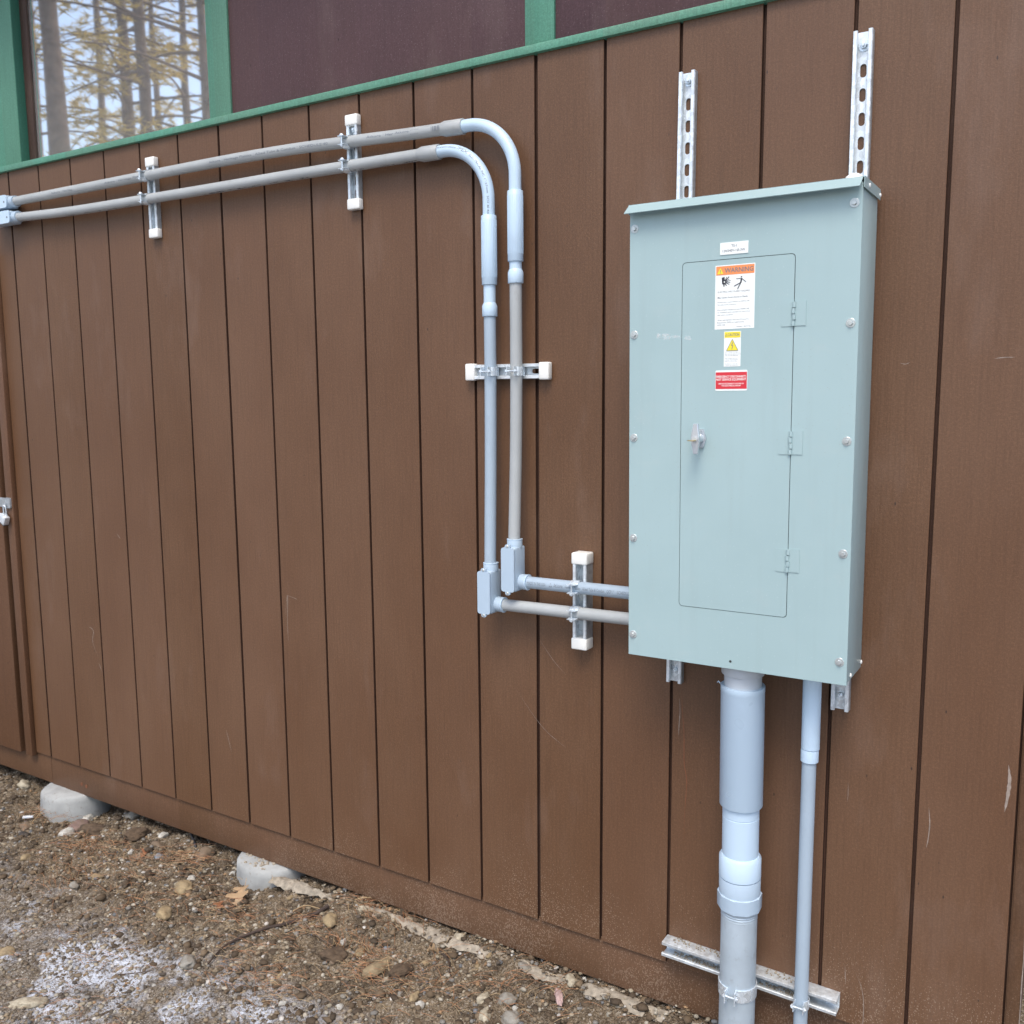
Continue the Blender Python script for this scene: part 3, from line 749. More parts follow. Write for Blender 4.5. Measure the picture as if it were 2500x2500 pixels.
for s0 in (2.000, 2.075):
    for k in range(11):
        u = k * .0028; ww = random.choice((.0008, .0014, .0019)); off = R1 + (.0044 if s0 > 2.05 else 0)
        wrap_text(b, [(u, -.006), (u + ww, -.006), (u + ww, .006), (u, .006)], [(0, 1, 2, 3)], A[3] if s0 < 2.05 else A[3], s0, off, 0)
b.done('lettering', 'inkgrey', sub(A[1], tA), flat=True)
# dirty scratches under the lower pipe
b = B()
for s0, n_ in ((.35, 14), (1.1, 40), (1.75, 30)):
    for k in range(n_):
        u = random.uniform(0, .5); l = random.uniform(.004, .02); v = random.uniform(-.004, .001)
        wrap_text(b, [(u, v), (u + l, v + random.uniform(-.001, .001)), (u + l, v + .0012), (u, v + .001)], [(0, 1, 2, 3)], Bn[3], s0, R1, -1.15)
b.done('scratch', 'ink', sub(Bn[1], tB), flat=True)

# big riser below the panel
t = Thing('riser_conduit', 'thick pale plastic riser standing on a weathered steel conduit under the grey panel', 'conduit', (3.069, -.0855, -.2))
def yc(z): return float(np.interp(z, [-.3, .05, .3, .9], [-.0858, -.0858, -.0875, -.105]))
def seg(name, m, z0, z1, prof, n=48, ph=0, x=3.069):
    """vertical turned piece; prof (fraction, radius)"""
    b = B(); p = Vector((x, yc(z0), z0)); q = Vector((x, yc(z1), z1)); d = q - p; L = d.length
    b.lathe(p, d, [(f * L, r) for f, r in prof], n, ph=ph); return b.done(name, m, t)
seg('box_adapter', 'pvcwhite', .883, .93, [(0, .046), (0, .050), (.05, .0512), (1, .0512)])
seg('pipe', 'pvcwhite', .84, .89, [(0, .0445), (1, .0445)])
o = seg('expansion_sleeve', 'pvclight', .549, .853, [(0, .0445), (0, .0512), (.004, .0520), (.955, .0520), (.957, .0524), (1, .0524), (1, .0445)])
b = B(); b.sweep([(3.021, -.128, .856), (3.017, -.131, .862), (3.0145, -.130, .858)], .0012, 6); b.done('plastic_burr', 'pvclight', (o, t.org))
seg('pipe', 'pvclight', .41, .56, [(0, .0445), (.725, .0445), (.728, .0437), (.742, .0437), (.745, .0445), (1, .0445)])
seg('coupling', 'pvclight', .361, .4195, [(0, .0500), (.02, .0512), (.86, .0512), (1, .0460)])
seg('threaded_adapter', 'pvcblue', .312, .3595, [(0, .0505), (.97, .0508), (1, .050)])
seg('hex_collar', 'pvcblue', .277, .318, [(0, .0500), (.05, .0545), (.95, .0548), (1, .052)], n=10, ph=.2)
seg('thread', 'rigid', .25, .28, [(0, .0445), (.1, .0452), (.2, .044), (.3, .0452), (.4, .044), (.5, .0452), (.6, .044), (.7, .0452), (1, .044)])
seg('steel_conduit', 'rigid', -.30, .258, [(0, .0445), (1, .0445)])
# small riser
t = Thing('riser_conduit', 'thin bluish grey plastic riser to the right of the thick one under the grey panel', 'conduit', (3.222, -.058, -.2))
def yc(z): return float(np.interp(z, [-.3, .05, .7, .95], [-.058, -.058, -.064, -.068]))
seg('expansion_sleeve', 'pvclight', .712, .93, [(0, .018), (0, .0212), (1, .0214)], 36, x=3.2235)
seg('coupling', 'pvclight', .680, .7105, [(0, .018), (0, .0205), (.9, .0207), (1, .0195)], 36, x=3.2225)
seg('pipe', 'pvcgrey', -.30, .69, [(0, .0167), (1, .0167)], 36, x=3.2217)

# ------------------------------------------------------------------ electrical panel
TL_ = .0058
px, pz = 3.060, 1.441
ep = Thing('electrical_panel', 'pale grey-green steel electrical panel with hinged door, warning labels and rain hood', 'electrical panel', (px, -.0215, pz), rot=(0, -TL_, 0))
def LX(X, Z): dx, dz = X - px, Z - pz; return (px + dx + dz * TL_, pz + dz - dx * TL_)    # measured point -> unrotated frame
x0, x1, z0, z1 = px - .2600, px + .2605, pz - .5290, pz + .535
b = B(); b.box(x0 + .0015, x1 - .0015, -.176, -.0215, z0 + .001, z1 + .004, .0012); b.done('enclosure', 'box', ep)
DX0, DX1, DZ0, DZ1 = LX(2.9310, 0)[0], LX(3.1860, 0)[0], pz - .3915, pz + .4045
DX0, DX1 = px - .1285, px + .1255
g_ = .0014
V, F = plate([[(x0, z0), (x1, z0), (x1, z1), (x0, z1)], rrect(DX0 - g_, DX1 + g_, DZ0 - g_, DZ1 + g_, .009)], -.1800, .0016)
b = B(); b.faces(V, F)
# return flanges at the sides and bottom
b.box(x0 - .0004, x0 + .001, -.1795, -.168, z0, z1 - .03); b.box(x0, x1, -.1795, -.168, z0 - .0004, z0 + .001)
cv = b.done('front_cover', 'box', ep, flat=True)
b = B(); b.box(DX0 - .01, DX1 + .01, -.1772, -.1765, DZ0 - .01, DZ1 + .01); b.done('panel_door_shade', 'dark', ep)  # dark sheet puts shade into the gap round the panel door
V, F = plate([rrect(DX0, DX1, DZ0, DZ1, .0082)], -.1804, .0016)
b = B(); b.faces(V, F); door = b.done('door', 'box', ep, flat=True)
dS = sub(door, ep)
# hood
b = B(); hz = z1 + .0125
b.prism([(-.1805, hz - .0015), (-.1805, hz), (-.0185, hz), (-.0185, hz - .0015)], x0 - .003, x1 + .0030, ax='yz')
b.prism([(-.1795, hz), (-.1810, hz - .0015), (-.2085, hz - .0245), (-.2095, hz - .0232)], x0 - .003, x1 - .0005, ax='yz')
for xa, xb in ((x0 - .0032, x0 - .0018), (x1 + .0018, x1 + .0032)):
    b.prism([(-.1815, hz + .0005), (-.1815, hz - .022), (-.0150, hz - .022), (-.0150, hz - .002), (-.019, hz + .0005)], xa, xb, ax='yz')
b.done('rain_hood', 'box', ep, sharp=20)
def dome(name, p, d, r=.0042, m='cap'):
    b = B(); b.lathe(p, d, [(0, r), (.0012, r), (.0024, r * .8), (.003, r * .4)], 16); b.done(name, m, ep)
for X in (px - .135, px - .01, px + .105, px + .235): dome('hood_screw', (X, -.165, hz), (0, 0, 1), .0045, 'box')
b = B(); b.lathe((px + .226, -.105, hz), (0, 0, 1), [(0, .021), (.010, .0205), (.017, .017), (.022, .010), (.0235, .002)], 24); b.done('hub_plug', 'cap', ep)
for y, dz in ((-.1355, hz - .011), (-.0235, hz - .0125), (-.1375, z0 + .012), (-.0265, z0 + .0145)): dome('side_screw', (x1 + (.003 if dz > pz else -.0012), y, dz), (1, 0, 0), .0048, 'cap')
# cover screws
for X in (px - .2485, px + .2445):
    for Z in (pz + .4925, pz + .2490, pz + .0055, pz - .2375, pz - .4780):
        b = B(); b.lathe((X, -.1800, Z + (.004 if X > px and Z > pz + .2 else 0)), (0, -1, 0), [(0, .0098), (.0008, .0098), (.0012, .0092)], 28)
        b.lathe((X, -.1813, Z + (.004 if X > px and Z > pz + .2 else 0)), (0, -1, 0), [(0, .0052), (.0044, .0052), (.0050, .0046)], 6, ph=random.random())
        b.lathe((X, -.1855, Z + (.004 if X > px and Z > pz + .2 else 0)), (0, -1, 0), [(0, .0026), (.0007, .0024)], 12)
        b.done('cover_screw', 'screw', ep, sharp=14)
b = B(); b.lathe((px - .001, -.1801, z0 + .0175), (0, -1, 0), [(0, .0030), (.0004, .0028)], 16); b.done('screw_hole', 'dark', ep)
# hinges
for Z in (pz + .278, pz + .0005, pz - .262):
    X = DX1 + .0005
    b = B(); b.box(X - .0268, X - .0030, -.1818, -.1803, Z - .026, Z + .026); b.box(X + .0030, X + .0262, -.1816, -.1799, Z - .0255, Z + .0265)
    hg = b.done('hinge', 'box', ep, flat=True)
    b = B()
    for k in range(4): 
        zz = Z - .026 + k * .0131; b.lathe((X + (.0007 if k % 2 else -.0007), -.1830, zz), (0, 0, 1), [(0, .0024), (.0003, .0040), (.0116, .0040), (.0119, .0024)], 16)
    b.done('hinge_barrel', 'box', (hg, ep.org))
# latch handle
HX, HZ = px - .0805, pz + .0070
b = B(); hx_ = [(HX - .006, HZ - .0215), (HX + .008, HZ - .0215), (HX + .0145, HZ), (HX + .008, HZ + .0215), (HX - .006, HZ + .0215), (HX - .013, HZ)]
b.prism(hx_, -.1862, -.1806); b.prism([(HX + (x - HX) * .82, HZ + (z - HZ) * .86) for x, z in hx_], -.1885, -.186)
lt = b.done('latch', 'chrome', ep)
b = B(); b.lathe((HX, -.1885, HZ), (0, -1, 0), [(0, .0105), (.006, .0105), (.008, .009), (.020, .009)], 24); b.done('latch_shaft', 'chrome', (lt, ep.org))
b = B()
hp = [(HX - .0050, HZ - .0345), (HX + .0050, HZ - .0345), (HX + .0098, HZ - .004), (HX + .0098, HZ + .006), (HX + .0052, HZ + .0345), (HX - .0052, HZ + .0345), (HX - .0098, HZ + .006), (HX - .0098, HZ - .004)]
ft = [(-.2068, .78), (-.2085, 1.0), (-.2145, 1.0), (-.2160, .84)]
prev = None
for yy, k in ft:
    ring = [b.bm.verts.new((HX + (x - HX) * k, yy - .004 * (1 - abs(z - HZ) / .035), HZ + (z - HZ) * (1 if k == 1 else .965))) for x, z in hp]
    if prev: 
        for i in range(8): b.bm.faces.new((prev[i], prev[(i + 1) % 8], ring[(i + 1) % 8], ring[i]))
    else: b.bm.faces.new(ring)
    prev = ring
b.bm.faces.new(prev); b.done('latch_handle', 'chrome', (lt, ep.org), sharp=25)
b = B(); b.lathe((HX, -.2195, HZ), (0, -1, 0), [(0, .0078), (.001, .0076), (.001, .006), (.0018, .0055)], 24); b.done('lock_cylinder', 'chrome', (lt, ep.org))
b = B(); b.box(HX - .0048, HX + .0048, -.2290, -.2205, HZ - .0032, HZ - .0014, .0004); b.lathe((HX, -.2370, HZ - .0033), (0, 0, 1), [(0, .010), (.0020, .010)], 20); b.done('key', 'brass', (lt, ep.org))

# label plates. everything measured as absolute X,Z then brought into the panel frame
def quad_plate(name, X0, X1, Z0, Z1, y, th, m, par, r=0.0006):
    a = LX(X0, Z0); c = LX(X1, Z1)
    b = B(); b.prism(rrect(a[0], c[0], a[1], c[1], r, 3), y - th, y); return b.done(name, m, par, flat=True), (a[0], c[0], a[1], c[1])
def put_text(b, s, X, Z, w=None, h=.002, y=-.181, center=False, bold=0., mi=0):
    V, F, W = text2d(s, w, h, bold)
    if center: X -= W / 2
    b.faces([(X + u, y, Z + v) for u, v in V], F, mi)
def line(b, pts, w, y, mi=0):
    for p, q in zip(pts, pts[1:]):
        d = Vector((q[0] - p[0], q[1] - p[1])); d.normalize(); n = Vector((-d.y, d.x)) * w / 2
        b.faces([(p[0] + n.x, y, p[1] + n.y), (q[0] + n.x, y, q[1] + n.y), (q[0] - n.x, y, q[1] - n.y), (p[0] - n.x, y, p[1] - n.y)], [(0, 1, 2, 3)], mi)
YD_ = -.1804
plq, r_ = quad_plate('name_plate', 3.0170, 3.0808, 1.8560, 1.8825, -.1800, .0015, 'label', ep, .0004); 
b = B(); y = -.1818
put_text(b, 'TS-1', (r_[0] + r_[1]) / 2, r_[2] + .0155, h=.0052, y=y, center=True, bold=.01)
put_text(b, '120/240V-1Ø-3W', r_[0] + .006, r_[2] + .0055, w=.051, h=.0052, y=y, bold=.01)
b.done('lettering', 'inkgrey', (plq, ep.org), flat=True)
# warning label
wl, r_ = quad_plate('warning_label', 3.0078, 3.0973, 1.6930, 1.8338, YD_, .0004, 'label', ep)
ax, bx, az, bz = r_; y1_ = YD_ - .0007; y2_ = YD_ - .0010; y3_ = YD_ - .0013
b = B(); b.prism([(ax + .0018, bz - .0215), (bx - .0018, bz - .0215), (bx - .0018, bz - .0020), (ax + .0018, bz - .0020)], y1_, y1_ + .00025)
b.done('orange_band', 'orange', (wl, ep.org), flat=True)
b = B(); b.faces([(ax + .0045, y2_, bz - .0185), (ax + .0185, y2_, bz - .0185), (ax + .0115, y2_, bz - .0055)], [(0, 1, 2)]); b.done('alert_triangle', 'yellow', (wl, ep.org), flat=True)
b = B(); put_text(b, 'WARNING', ax + .0215, bz - .0165, w=.0650, h=.0098, y=y2_, bold=.012); put_text(b, '!', ax + .0108, bz - .0172, h=.0075, y=y3_, bold=.02)
put_text(b, 'ELECTRIC ARC FLASH HAZARD', ax + .0060, bz - .0600, w=.074, h=.0036, y=y1_)
put_text(b, 'May Cause Severe Injury or Death.', ax + .0060, bz - .0720, w=.070, h=.0033, y=y1_, bold=.01)
for k, (s, ww) in enumerate((('Follow ALL requirements in NFPA 70E', .073), ('for safe work practices.', .044), (None, 0), ('De-energize equipment per NFPA 70E', .073), ('to establish and maintain an electrical', .074), ('safe work condition.', .037), (None, 0), ('Wear appropriate Personal Protective', .072), ('Equipment (PPE) as required by', .062), ('NFPA 70E.', .019))):
    if s: put_text(b, s, ax + .0060, bz - .0820 - k * .0056, w=ww, h=.0028, y=y1_)
put_text(b, 'WARN-1 ARCF Rev. 1', bx - .040, az + .0035, w=.036, h=.0024, y=y1_)
b.done('lettering', 'inkgrey', (wl, ep.org), flat=True)
# pictogram: bursting arc rays and a falling figure
b = B(); cx_, cz_ = ax + .021, bz - .0365
for a, l, ww in ((150, .004, .004), (120, .009, .0022), (95, .011, .0028), (62, .012, .0016), (45, .0155, .0020), (28, .013, .0011), (10, .015, .0012), (-8, .014, .0012), (-28, .013, .0018), (-60, .010, .0022), (-95, .010, .003), (-130, .006, .003)):
    r0 = .002; a = math.radians(a); line(b, [(cx_ + r0 * math.cos(a), cz_ + r0 * math.sin(a)), (cx_ + l * math.cos(a), cz_ + l * math.sin(a))], ww, y1_)
line(b, [(cx_ - .004, cz_ + .010), (cx_ - .003, cz_ - .004)], .0042, y2_)
fx, fz = ax + .0600, bz - .0280
b.faces([(fx + .0016 * math.cos(k * PI / 5), y2_, fz + .0016 * math.sin(k * PI / 5)) for k in range(10)], [tuple(range(10))])
line(b, [(fx + .0005, fz - .003), (fx - .0015, fz - .0125)], .0034, y1_)
line(b, [(fx, fz - .0035), (fx - .012, fz - .0035)], .0013, y2_); line(b, [(fx, fz - .003), (fx + .0105, fz - .0115)], .0014, y2_)
line(b, [(fx - .001, fz - .012), (fx - .017, fz - .0195)], .0018, y2_); line(b, [(fx - .001, fz - .012), (fx - .0085, fz - .0255)], .0018, y3_)
b.done('pictogram', 'ink', (wl, ep.org), flat=True)
# caution label
cl, r_ = quad_plate('caution_label', 3.0307, 3.0688, 1.6100, 1.6880, YD_, .0004, 'label', ep); ax, bx, az, bz = r_
b = B(); b.prism([(ax + .0010, bz - .0140), (bx - .0010, bz - .0140), (bx - .0010, bz - .0012), (ax + .0010, bz - .0012)], y1_, y1_ + .00025)
tri = [(ax + .0060, bz - .0425), (bx - .0055, bz - .0425), ((ax + bx) / 2, bz - .0175)]
b.faces([(x, y2_, z) for x, z in tri], [(0, 1, 2)]); b.done('yellow_field', 'yellow', (cl, ep.org), flat=True)
b = B(); put_text(b, 'CAUTION', ax + .0085, bz - .0105, w=.0265, h=.0062, y=y2_, bold=.012)
line(b, tri + [tri[0]], .0009, y3_)
cx_ = (ax + bx) / 2
line(b, [(cx_ + .0008, bz - .0245), (cx_ - .0015, bz - .0315)], .0018, y3_); line(b, [(cx_ - .0018, bz - .0312), (cx_ + .0018, bz - .0312)], .0011, y3_ - .0002); line(b, [(cx_ + .0018, bz - .0315), (cx_ - .0009, bz - .0395)], .0014, y3_)
V, F = ring_tri(ax + .0022, bz - .0105, .0055, .0062); b.faces([(u, y2_, v) for u, v in V], F)
for k, s in enumerate(('To reduce the risk of', 'fire or electric shock,', 'see wiring diagram.', None, 'More than one live', 'circuit. Disconnect', 'before servicing.', None, 'Conductors must be', 'copper or aluminum.')):
    if s: put_text(b, s, ax + .0030, bz - .0480 - k * .0031, w=.0016 * len(s), h=.0017, y=y1_)
b.done('lettering', 'inkgrey', (cl, ep.org), flat=True)
# red disconnect label
rl, r_ = quad_plate('disconnect_label', 3.0122, 3.0856, 1.5558, 1.6022, YD_, .0006, 'label', ep, .003); ax, bx, az, bz = r_
y1_ -= .0002; y2_ -= .0002
b = B(); b.prism([(ax + .0008, az + .0042), (bx - .0008, az + .0042), (bx - .0008, bz - .0042), (ax + .0008, bz - .0042)], y1_, y1_ + .0002); b.done('red_field', 'red', (rl, ep.org), flat=True)
b = B(); put_text(b, 'EMERGENCY DISCONNECT,', ax + .002, bz - .0165, w=.0695, h=.0048, y=y2_, bold=.03); put_text(b, 'NOT SERVICE EQUIPMENT', ax + .002, bz - .0230, w=.0690, h=.0048, y=y2_, bold=.03)
put_text(b, 'SERVICE DISCONNECT LOCATED IN', ax + .0075, bz - .0315, w=.058, h=.0030, y=y2_, bold=.03); put_text(b, 'THE ELECTRICAL ROOM', ax + .0145, bz - .0360, w=.044, h=.0030, y=y2_, bold=.03)
b.done('lettering', 'redtext', (rl, ep.org), flat=True)
# tape residue on cover and door edge
b = B()
for X0, X1, Z0, Z1, yy in ((2.867, 2.879, 1.678, 1.690, -.1802), (2.879, 2.902, 1.675, 1.689, -.1803), (2.902, 2.926, 1.677, 1.684, -.1802), (2.936, 2.954, 1.672, 1.683, -.1808)):
    a = LX(X0, Z0); c = LX(X1, Z1)
    b.faces([(a[0], yy, a[1] + .001), (c[0] - .002, yy, a[1] - .001), (c[0], yy, c[1] - .002), ((a[0] + c[0]) / 2, yy, c[1]), (a[0] + .002, yy, c[1] - .001)], [(0, 1, 2, 3, 4)])
b.done('tape_residue', 'film', ep, flat=True)

# ------------------------------------------------------------------ padlock
t = Thing('padlock', 'small steel padlock hanging tilted from the hasp of the brown door', 'padlock', (-.145, -.034, 1.05))
b = B(); b.sweep(catmull([(-.154, -.036, 1.052), (-.152, -.038, 1.078), (-.146, -.040, 1.092), (-.139, -.038, 1.088), (-.137, -.036, 1.070), (-.139, -.034, 1.048)], 6), .0028, 10); b.done('shackle', 'zinc', t)
b = B(); b.box(-.022, .022, -.012, .012, -.019, .019, .0025)
b.xform(Matrix.Translation((-.150, -.040, 1.034)) @ Matrix.Rotation(math.radians(28), 4, 'Y')); lb = b.done('lock_body', 'galv', t)
b = B(); b.box(-.0225, .0225, -.0125, .0125, -.0205, -.016, .001); b.xform(Matrix.Translation((-.150, -.040, 1.034)) @ Matrix.Rotation(math.radians(28), 4, 'Y')); b.done('lock_base', 'black', t)

# ------------------------------------------------------------------ piers and footing
def pier(x, y, r, zt, label, m='concrete'):
    b = B(); n = 40; rings = []
    for z, k in ((-.36, 1.04), (-.22, 1.03), (zt - .025, 1.0), (zt - .008, .985), (zt, .93), (zt + .001, .5), (zt + .001, .02)):
        rings.append([b.bm.verts.new((x + r * k * math.cos(a) * (1 + .03 * noise.noise(Vector((math.cos(a) * 3, math.sin(a) * 3, z * 30)))), y + r * k * math.sin(a) * (1 + .03 * noise.noise(Vector((math.cos(a) * 3, math.sin(a) * 3, z * 30 + 9)))), z + .004 * noise.noise(Vector((math.cos(a) * 2 * k, math.sin(a) * 2 * k, 4 + x))))) for a in (2 * PI * i / n for i in range(n))])
    for p, q in zip(rings, rings[1:]):
        for i in range(n): b.bm.faces.new((p[i], p[(i + 1) % n], q[(i + 1) % n], q[i]))
    b.bm.faces.new(rings[-1])
    return top(b, 'concrete_pier', m, label, 'concrete pier', (x, y, -.2), 'round concrete piers under the wall', sharp=60)
pier(.082, .050, .138, -.130, 'round concrete pier under the skirt board at far left, clean pale sides')
pier(1.268, .068, .136, -.134, 'round concrete pier under the skirt board beside the dry oak leaf')
# sandy spill on the near pier and the rough concrete footing
b = B(); nseg = 150; nw = 9; rows = []
for i in range(nseg + 1):
    x = 1.36 + 1.62 * i / nseg; c = -.028 + .014 * noise.noise(Vector((x * 3, 0, 0))) ; hw = .027 + .030 * noise.noise(Vector((x * 6, 1, 0))) + .012 * noise.noise(Vector((x * 25, 1, 4)))
    rows.append([b.bm.verts.new((x + .004 * noise.noise(Vector((x * 40, j, 1))), c + hw * (j / (nw - 1) * 2 - 1) + .006 * noise.noise(Vector((x * 60, j * 2, 8))),
        gz(x, c) - .004 + (.011 + .012 * noise.noise(Vector((x * 5, 3, 3)))) * (1 - abs(j / (nw - 1) * 2 - 1) ** 2.2) + .008 * noise.noise(Vector((x * 35, j * .9, 2))) + .006 * noise.noise(Vector((x * 90, j * 2.1, 5))))) for j in range(nw)])
for p, q in zip(rows, rows[1:]):
    for j in range(nw - 1): b.bm.faces.new((p[j], q[j], q[j + 1], p[j + 1]))
top(b, 'concrete_footing', 'mortar', 'rough sandy strip of spilled concrete along the foot of the wall', 'footing', (2.1, -.02, -.15), sharp=60)
b = B(); V = []
for k in range(70):
    a = random.uniform(PI * .95, PI * 1.75); rr = random.uniform(.02, .122); s = random.uniform(.002, .008)
    b.lathe((1.268 + rr * math.cos(a), .068 + rr * math.sin(a), -.1345), (random.uniform(-.3, .3), random.uniform(-.3, .3), 1), [(0, s * .9), (s * .5, s), (s, s * .4)], 7)
o = b.done('sand', 'mortar', None, (1.3, -.03, -.13)); o.location = (1.3, -.03, -.13); tag(o, 'crumbly sand spilled on top of the pier by the oak leaf', 'sand', kind='stuff')

# ------------------------------------------------------------------ loose gravel (stuff)
ico = bmesh.new(); bmesh.ops.create_icosphere(ico, subdivisions=1, radius=1)
IV = np.array([v.co[:] for v in ico.verts]); IF = np.array([[v.index for v in f.verts] for f in ico.faces]); ico.free()
def in_region(x, y): return (y > -1.12 + .514 * (x - 1.2) if x > 1.2 else y > -.30 - .55 * (x + .4)) and y < .10
pal = np.array([(.10, .075, .05), (.17, .13, .085), (.24, .19, .125), (.30, .26, .19), (.40, .37, .30), (.22, .21, .19), (.14, .15, .16), (.52, .50, .46), (.30, .19, .10), (.07, .055, .042)])
def gravel(name, n, smin, smax, label, power=2.5, pal=pal, prob=[.17, .19, .15, .12, .09, .10, .04, .04, .03, .07], rough=.14, lim=-2):
    VV = []; FF = []; CC = []; k = 0
    while k < n:
        x = rng.uniform(-.5, 3.0); y = rng.uniform(-1.2, .1)
        if not in_region(x, y) or y < lim: continue
        d = noise.noise(Vector((x * 6, y * 6, 11)))
        if rng.random() > .62 + d * .9 + (-y) * .25: continue
        s = smin + (smax - smin) * rng.random() ** power
        sc = s * np.array([rng.uniform(.8, 1.5), rng.uniform(.8, 1.2), rng.uniform(.5, .85)]); a = rng.uniform(0, 2 * PI)
        q = IV * sc * (1 + rng.uniform(-rough, rough, (len(IV), 1))); c, s_ = math.cos(a), math.sin(a)
        q = np.stack([q[:, 0] * c - q[:, 1] * s_ + x, q[:, 0] * s_ + q[:, 1] * c + y, q[:, 2] + gfull(x, y) + s * .15 + (rng.uniform(0, .012) if (x > 1.36 and -.07 < y < .02) else 0)], 1)
        VV.append(q); FF.append(IF + k * len(IV)); cc = pal[rng.choice(len(pal), p=prob)] * rng.uniform(.75, 1.2)
        CC.append(np.tile([*cc, 1], (len(IV), 1))); k += 1
    V = np.concatenate(VV); F = np.concatenate(FF); Cc = np.concatenate(CC)
    me = bpy.data.meshes.new(name); me.vertices.add(len(V)); me.vertices.foreach_set('co', V.ravel())
    me.loops.add(F.size); me.loops.foreach_set('vertex_index', F.ravel().astype(np.int32)); me.polygons.add(len(F)); me.polygons.foreach_set('loop_start', np.arange(0, F.size, 3, dtype=np.int32))
    me.update(calc_edges=True); at = me.color_attributes.new('tint', 'FLOAT_COLOR', 'POINT'); at.data.foreach_set('color', Cc.ravel())
    o = link(name, me, 'gravel', None, sharp=180); tag(o, label, 'gravel', kind='stuff')
gravel('gravel', 17000, .0014, .0088, 'fine gravel scattered over the bare soil')

gravel('soil_crumbs', 1500, .004, .015, 'dark crumbly lumps of soil heaped along the wall', 2.0, np.array([(.055, .036, .020), (.085, .057, .032), (.12, .082, .047), (.16, .115, .07)]), [.3, .3, .25, .15], .38, -.55)

# ------------------------------------------------------------------ individual stones
def stone(x, y, size, kind, label, group=None, flat=.6, name='stone', asp=None, rot=None):
    t = bmesh.new(); bmesh.ops.create_icosphere(t, subdivisions=3, radius=.5)
    a = random.uniform(0, PI) if rot is None else rot; asp = asp or random.uniform(.6, .85); off = Vector((random.random() * 50, 0, 0))
    for v in t.verts:
        p = v.co.copy(); k = 1 + .42 * noise.noise(p * 2.2 + off) + .20 * noise.noise(p * 5 + off) + .07 * noise.noise(p * 13 + off); v.co = Vector((p.x * k, p.y * k * asp, p.z * k * flat)) * size
    bmesh.ops.transform(t, matrix=Matrix.Rotation(a, 4, 'Z') @ Matrix.Rotation(random.uniform(-.2, .2), 4, 'X'), verts=t.verts[:])
    bmesh.ops.translate(t, vec=(x, y, gfull(x, y) + size * flat * .04), verts=t.verts[:])
    b = B(); b.merge(t); return top(b, name, 'st_' + kind, label, 'stone', (x, y, gfull(x, y)), group, sharp=70)
big = [('white', .298, -.14, .058, 'yellowish white stone in the dirt just in front of the far left pier'),
 ('white', 1.077, -.159, .050, 'white lump of stone resting against the tan stone left of the near pier'),
 ('tan', 1.12, -.224, .080, 'long tan stone just below the white lump left of the near pier'),
 ('tan', .744, -.309, .046, 'egg-shaped tan stone in the middle of the dirt between the piers'),
 ('white', .233, -.003, .055, 'white rounded stone leaning on the front of the far left pier'),
 ('gray', .432, .082, .072, 'bluish grey rounded stone half under the skirt board right of the far left pier'),
 ('pale', 1.20, -.845, .105, 'large flat cream-coloured stone near the bottom left corner'),
 ('tan', .888, -.733, .052, 'flat tan stone at the left edge on the frosty gravel'),
 ('gray', 1.462, -.49, .062, 'rounded grey-brown stone below the left end of the dark stick'),
 ('bluegray', .851, -.117, .045, 'pointed slate blue stone in the pine needles between the piers'),
 ('brown', .779, -.072, .068, 'reddish brown stone above the slate blue one'),
 ('pink', .282, -.074, .090, 'flat purplish stone at the foot of the far left pier'),
 ('black', .182, -.246, .045, 'small black stone at the left edge below the far left pier'),
 ('tan', 1.73, -.138, .055, 'knobbly tan stone right of the upper end of the dark stick'),
 ('pale', 2.153, -.004, .053, 'smooth oval cream stone set in the sandy strip by the wall'),
 ('pale', 1.789, -.045, .034, 'round cream pebble in the sandy strip, left of the smooth oval stone'),
 ('bluegray', 1.974, -.147, .027, 'small round blue grey pebble above the wood chunk'),
 ('tan', 2.186, -.283, .040, 'orange tan stone near the bottom edge beside a round pebble'),
 ('pale', 2.36, -.180, .046, 'pale yellowish stone, upper of the two near the bottom edge'),
 ('pale', 2.40, -.235, .052, 'pale yellowish stone, lower of the two near the bottom edge'),
 ('gray', 2.47, -.209, .060, 'big rounded grey stone at the bottom edge right of the pale ones'),
 ('gray', 2.427, -.160, .050, 'grey stone half buried between the pale stones and the flaking bark'),
 ('white', 2.629, -.045, .036, 'white stone by the wall to the right of the flaking bark'),
 ('brown', .108, -.198, .070, 'flat brown rock at the left edge in front of the far left pier'),
 ('brown', 1.00, -.03, .085, 'dark brown rounded rock by the end of the black cable')]
for k, x, y, s, l in big: stone(x, y, s, k, l, **(dict(flat=.28, asp=.45, rot=.75) if s > .1 else {}))
for k, x, y, s in [('tan', .368, -.349, .045), ('white', .96, -.243, .020), ('pale', 1.611, -.324, .024), ('tan', 1.761, -.385, .030), ('gray', .749, -.399, .045), ('white', .735, -.155, .028), ('white', 1.248, -.283, .023),
 ('tan', 1.185, -.357, .065), ('white', .718, .003, .038), ('white', .79, .013, .02), ('white', .912, -.158, .016), ('pale', -.253, .015, .065), ('pale', 1.852, -.024, .023), ('tan', 1.907, -.193, .036), ('white', 1.822, -.179, .030),
 ('white', 2.219, -.299, .031), ('tan', 1.756, -.386, .029), ('pale', 1.732, -.302, .02), ('white', 2.195, -.149, .026), ('tan', 2.116, -.138, .026), ('pale', 2.053, -.249, .026), ('white', 2.007, -.401, .025), ('gray', 2.144, -.295, .025),
 ('gray', 1.449, -.087, .022), ('pale', 1.948, -.004, .041), ('gray', 2.407, -.038, .055), ('pale', 2.564, -.036, .045), ('tan', 2.289, -.044, .026), ('pale', 2.725, -.027, .048), ('white', 2.587, .006, .022), ('gray', 2.683, -.045, .026)]:
    stone(x, y, s, k, 'small rounded pebble lying loose in the dirt along the wall', 'small loose pebbles in the dirt', name='pebble')
